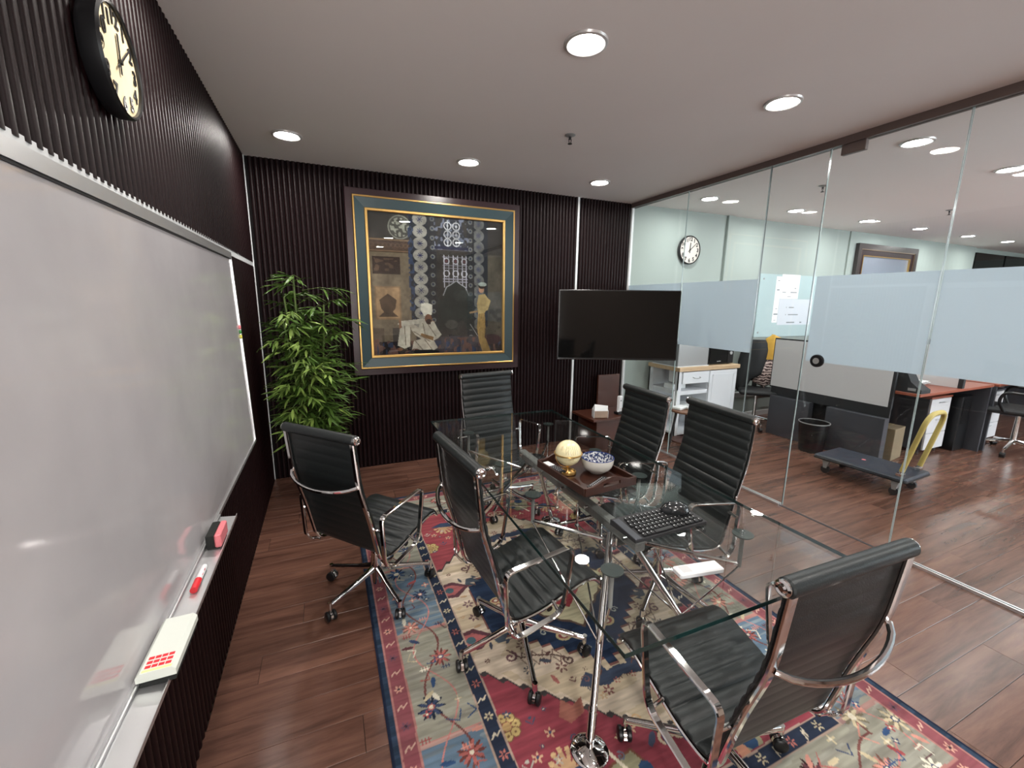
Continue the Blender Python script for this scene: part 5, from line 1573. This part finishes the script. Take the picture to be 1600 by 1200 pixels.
# jacket and mustard garment over the first chair's back
def drape(name, label, cat, poly, y0, dep, mat, loc, rz, bulge=.03):
    t_ = thing(name, label, cat, loc, rz)
    import bmesh
    n_ = 18
    zs = sorted(set([p[1] for p in poly])); z0, z1 = min(zs), max(zs)
    q = MB(); rows = []
    for i in range(n_+1):
        z = z0+(z1-z0)*i/n_
        zc = min(max(z, z0+1e-4), z1-1e-4)
        xs = []
        for (a, b), (c, d) in zip(poly, poly[1:]+poly[:1]):
            if (b > zc) != (d > zc): xs.append(a+(c-a)*(zc-b)/(d-b))
        xa, xb = min(xs), max(xs)
        row = []
        for j in range(16):
            th = 2*PI*j/16
            fold = 1+.16*math.sin(th*5+z*9)
            row.append(((xa+xb)/2+(xb-xa)/2*math.cos(th), y0+dep*fold*math.sin(th)*(1-.4*(i/n_)**6), z))
        rows.append(row)
    vs = [v for r in rows for v in r]; fs = []
    for i in range(n_):
        for j in range(16):
            k = (j+1) % 16; fs.append((i*16+j, i*16+k, i*16+16+k, i*16+16+j))
    fs.append(tuple(range(16))); fs.append(tuple(range(n_*16, n_*16+16)))
    q.add(vs, fs).obj('cloth', mat, t_, ang=70)
    return t_
yaw_c = math.radians(-35)
drape('black_jacket', 'black jacket hanging over the back of the far task chair', 'jacket',
      [(-.16, .46), (-.04, .47), (.02, .60), (.16, .66), (.20, .98), (.14, 1.10), (-.02, 1.10), (-.10, .98), (-.14, .80), (-.20, .62)], 0, .085, M['cloth'], (4.98, 3.74, 0), yaw_c)
drape('mustard_cardigan', 'mustard yellow garment hung over the task chair behind the desk screen', 'garment',
      [(-.10, .86), (.14, .86), (.15, 1.13), (.06, 1.17), (-.02, 1.12), (-.07, 1.0)], 0, .075, M['mustard'], (5.13, 3.66, 0), yaw_c)
mt, t, b = nt('zigzag_cloth')
tc = t.nodes.new('ShaderNodeTexCoord'); wv = t.nodes.new('ShaderNodeTexWave'); wv.bands_direction = 'Z'; wv.inputs['Scale'].default_value = 9; wv.inputs['Distortion'].default_value = 5; wv.inputs['Detail Scale'].default_value = 3
cr = t.nodes.new('ShaderNodeValToRGB'); cr.color_ramp.interpolation = 'CONSTANT'; cr.color_ramp.elements[0].color = (.06, .03, .03, 1); cr.color_ramp.elements[1].position = .45; cr.color_ramp.elements[1].color = (.62, .48, .44, 1)
t.links.new(tc.outputs['Object'], wv.inputs['Vector']); t.links.new(wv.outputs['Fac'], cr.inputs[0]); t.links.new(cr.outputs[0], b.inputs['Base Color']); b.inputs['Roughness'].default_value = .8
drape('patterned_scarf', 'pink and brown patterned cloth hanging under the mustard garment', 'cloth',
      [(-.12, .56), (.0, .50), (.14, .56), (.15, .855), (-.09, .855), (-.13, .70)], 0, .080, mt, (5.12, 3.66, 0), yaw_c)
q = MB().bx(-.11, .11, -.09, .09, 0, .24, .004).obj('red_box', M['brick'], smooth=False); q.location = (5.72, 3.78, 0)
props(q, 'brick red box on the floor under the far task chair', 'box')

# ------------------------------------------------------------------ platform trolley
tl = thing('platform_trolley', 'dark platform trolley with a handle wrapped in yellow tape', 'trolley', (4.36, 2.02, 0), math.radians(3))
MB().bx(-.21, .21, -.345, .345, .140, .172, .012).obj('platform', M['deckgrey'], tl)
MB().bx(-.213, .213, -.348, .348, .132, .155, .008).obj('edge_bumper', M['blackp'], tl)
for sx in (-.15, .15):
    for sy in (-.26, .26):
        c_ = MB().prism([(-.028, .132), (.028, .132), (.014, .050), (-.014, .050)], lambda a, b, d: (d, a, b), -.018, .018).obj('caster', M['caster'], tl)
        c_.location = (sx, sy, 0)
        MB().cyl((-.013, 0, .034), (.013, 0, .034), .034, n=18).obj('wheel', M['blackm'], c_)
hp = fillet([(-.155, -.275, .155), (-.155, -.385, .715), (.155, -.385, .715), (.155, -.275, .155)], .12, 8)
MB().tube(hp, .0145, 12).obj('handle_tube', M['chrome'], tl)
yp = []
n_ = len(hp)
lo = Vector((-.155, -.287, .215)); hi = Vector((.155, -.287, .215))
yp = [lo]+[p for p in hp if p.z > .25]+[hi]
MB().tube(yp, .0185, 12).obj('yellow_wrapping', M['yellow'], tl)
MB().box(-.155, -.281, .185, .05, .05, .03, None, .004).box(.155, -.281, .185, .05, .05, .03, None, .004).obj('handle_bracket', M['chrome'], tl)
MB().cyl((.02, .05, .172), (.02, .05, .1735), .016, n=14).obj('red_sticker', M['pink'], tl)
# bin and carton near the trolley
wbn = thing('waste_bin', 'black open waste bin in front of the grey desk panels', 'bin', (4.70, 2.72, 0))
MB().lathe([(0, 0), (.105, 0), (.110, .01), (.140, .315), (.134, .315), (.105, .012), (0, .012)], 32).obj('bin_body', M['blackp'], wbn)
MB().lathe([(.137, .312), (.144, .312), (.144, .322), (.137, .322), (.137, .312)], 32).obj('bin_rim', M['greym'], wbn)
cbx = thing('cardboard_box', 'brown cardboard carton on the floor under the desk behind the trolley', 'box', (5.24, 2.33, 0), math.radians(8))
MB().bx(-.13, .13, -.11, .11, 0, .33, .003).obj('carton', M['cardboard'], cbx, smooth=False)
MB().bx(-.131, .131, -.022, .022, .3295, .331).obj('packing_tape', simple('tape_tan', (.35, .26, .15), .3), cbx, smooth=False)
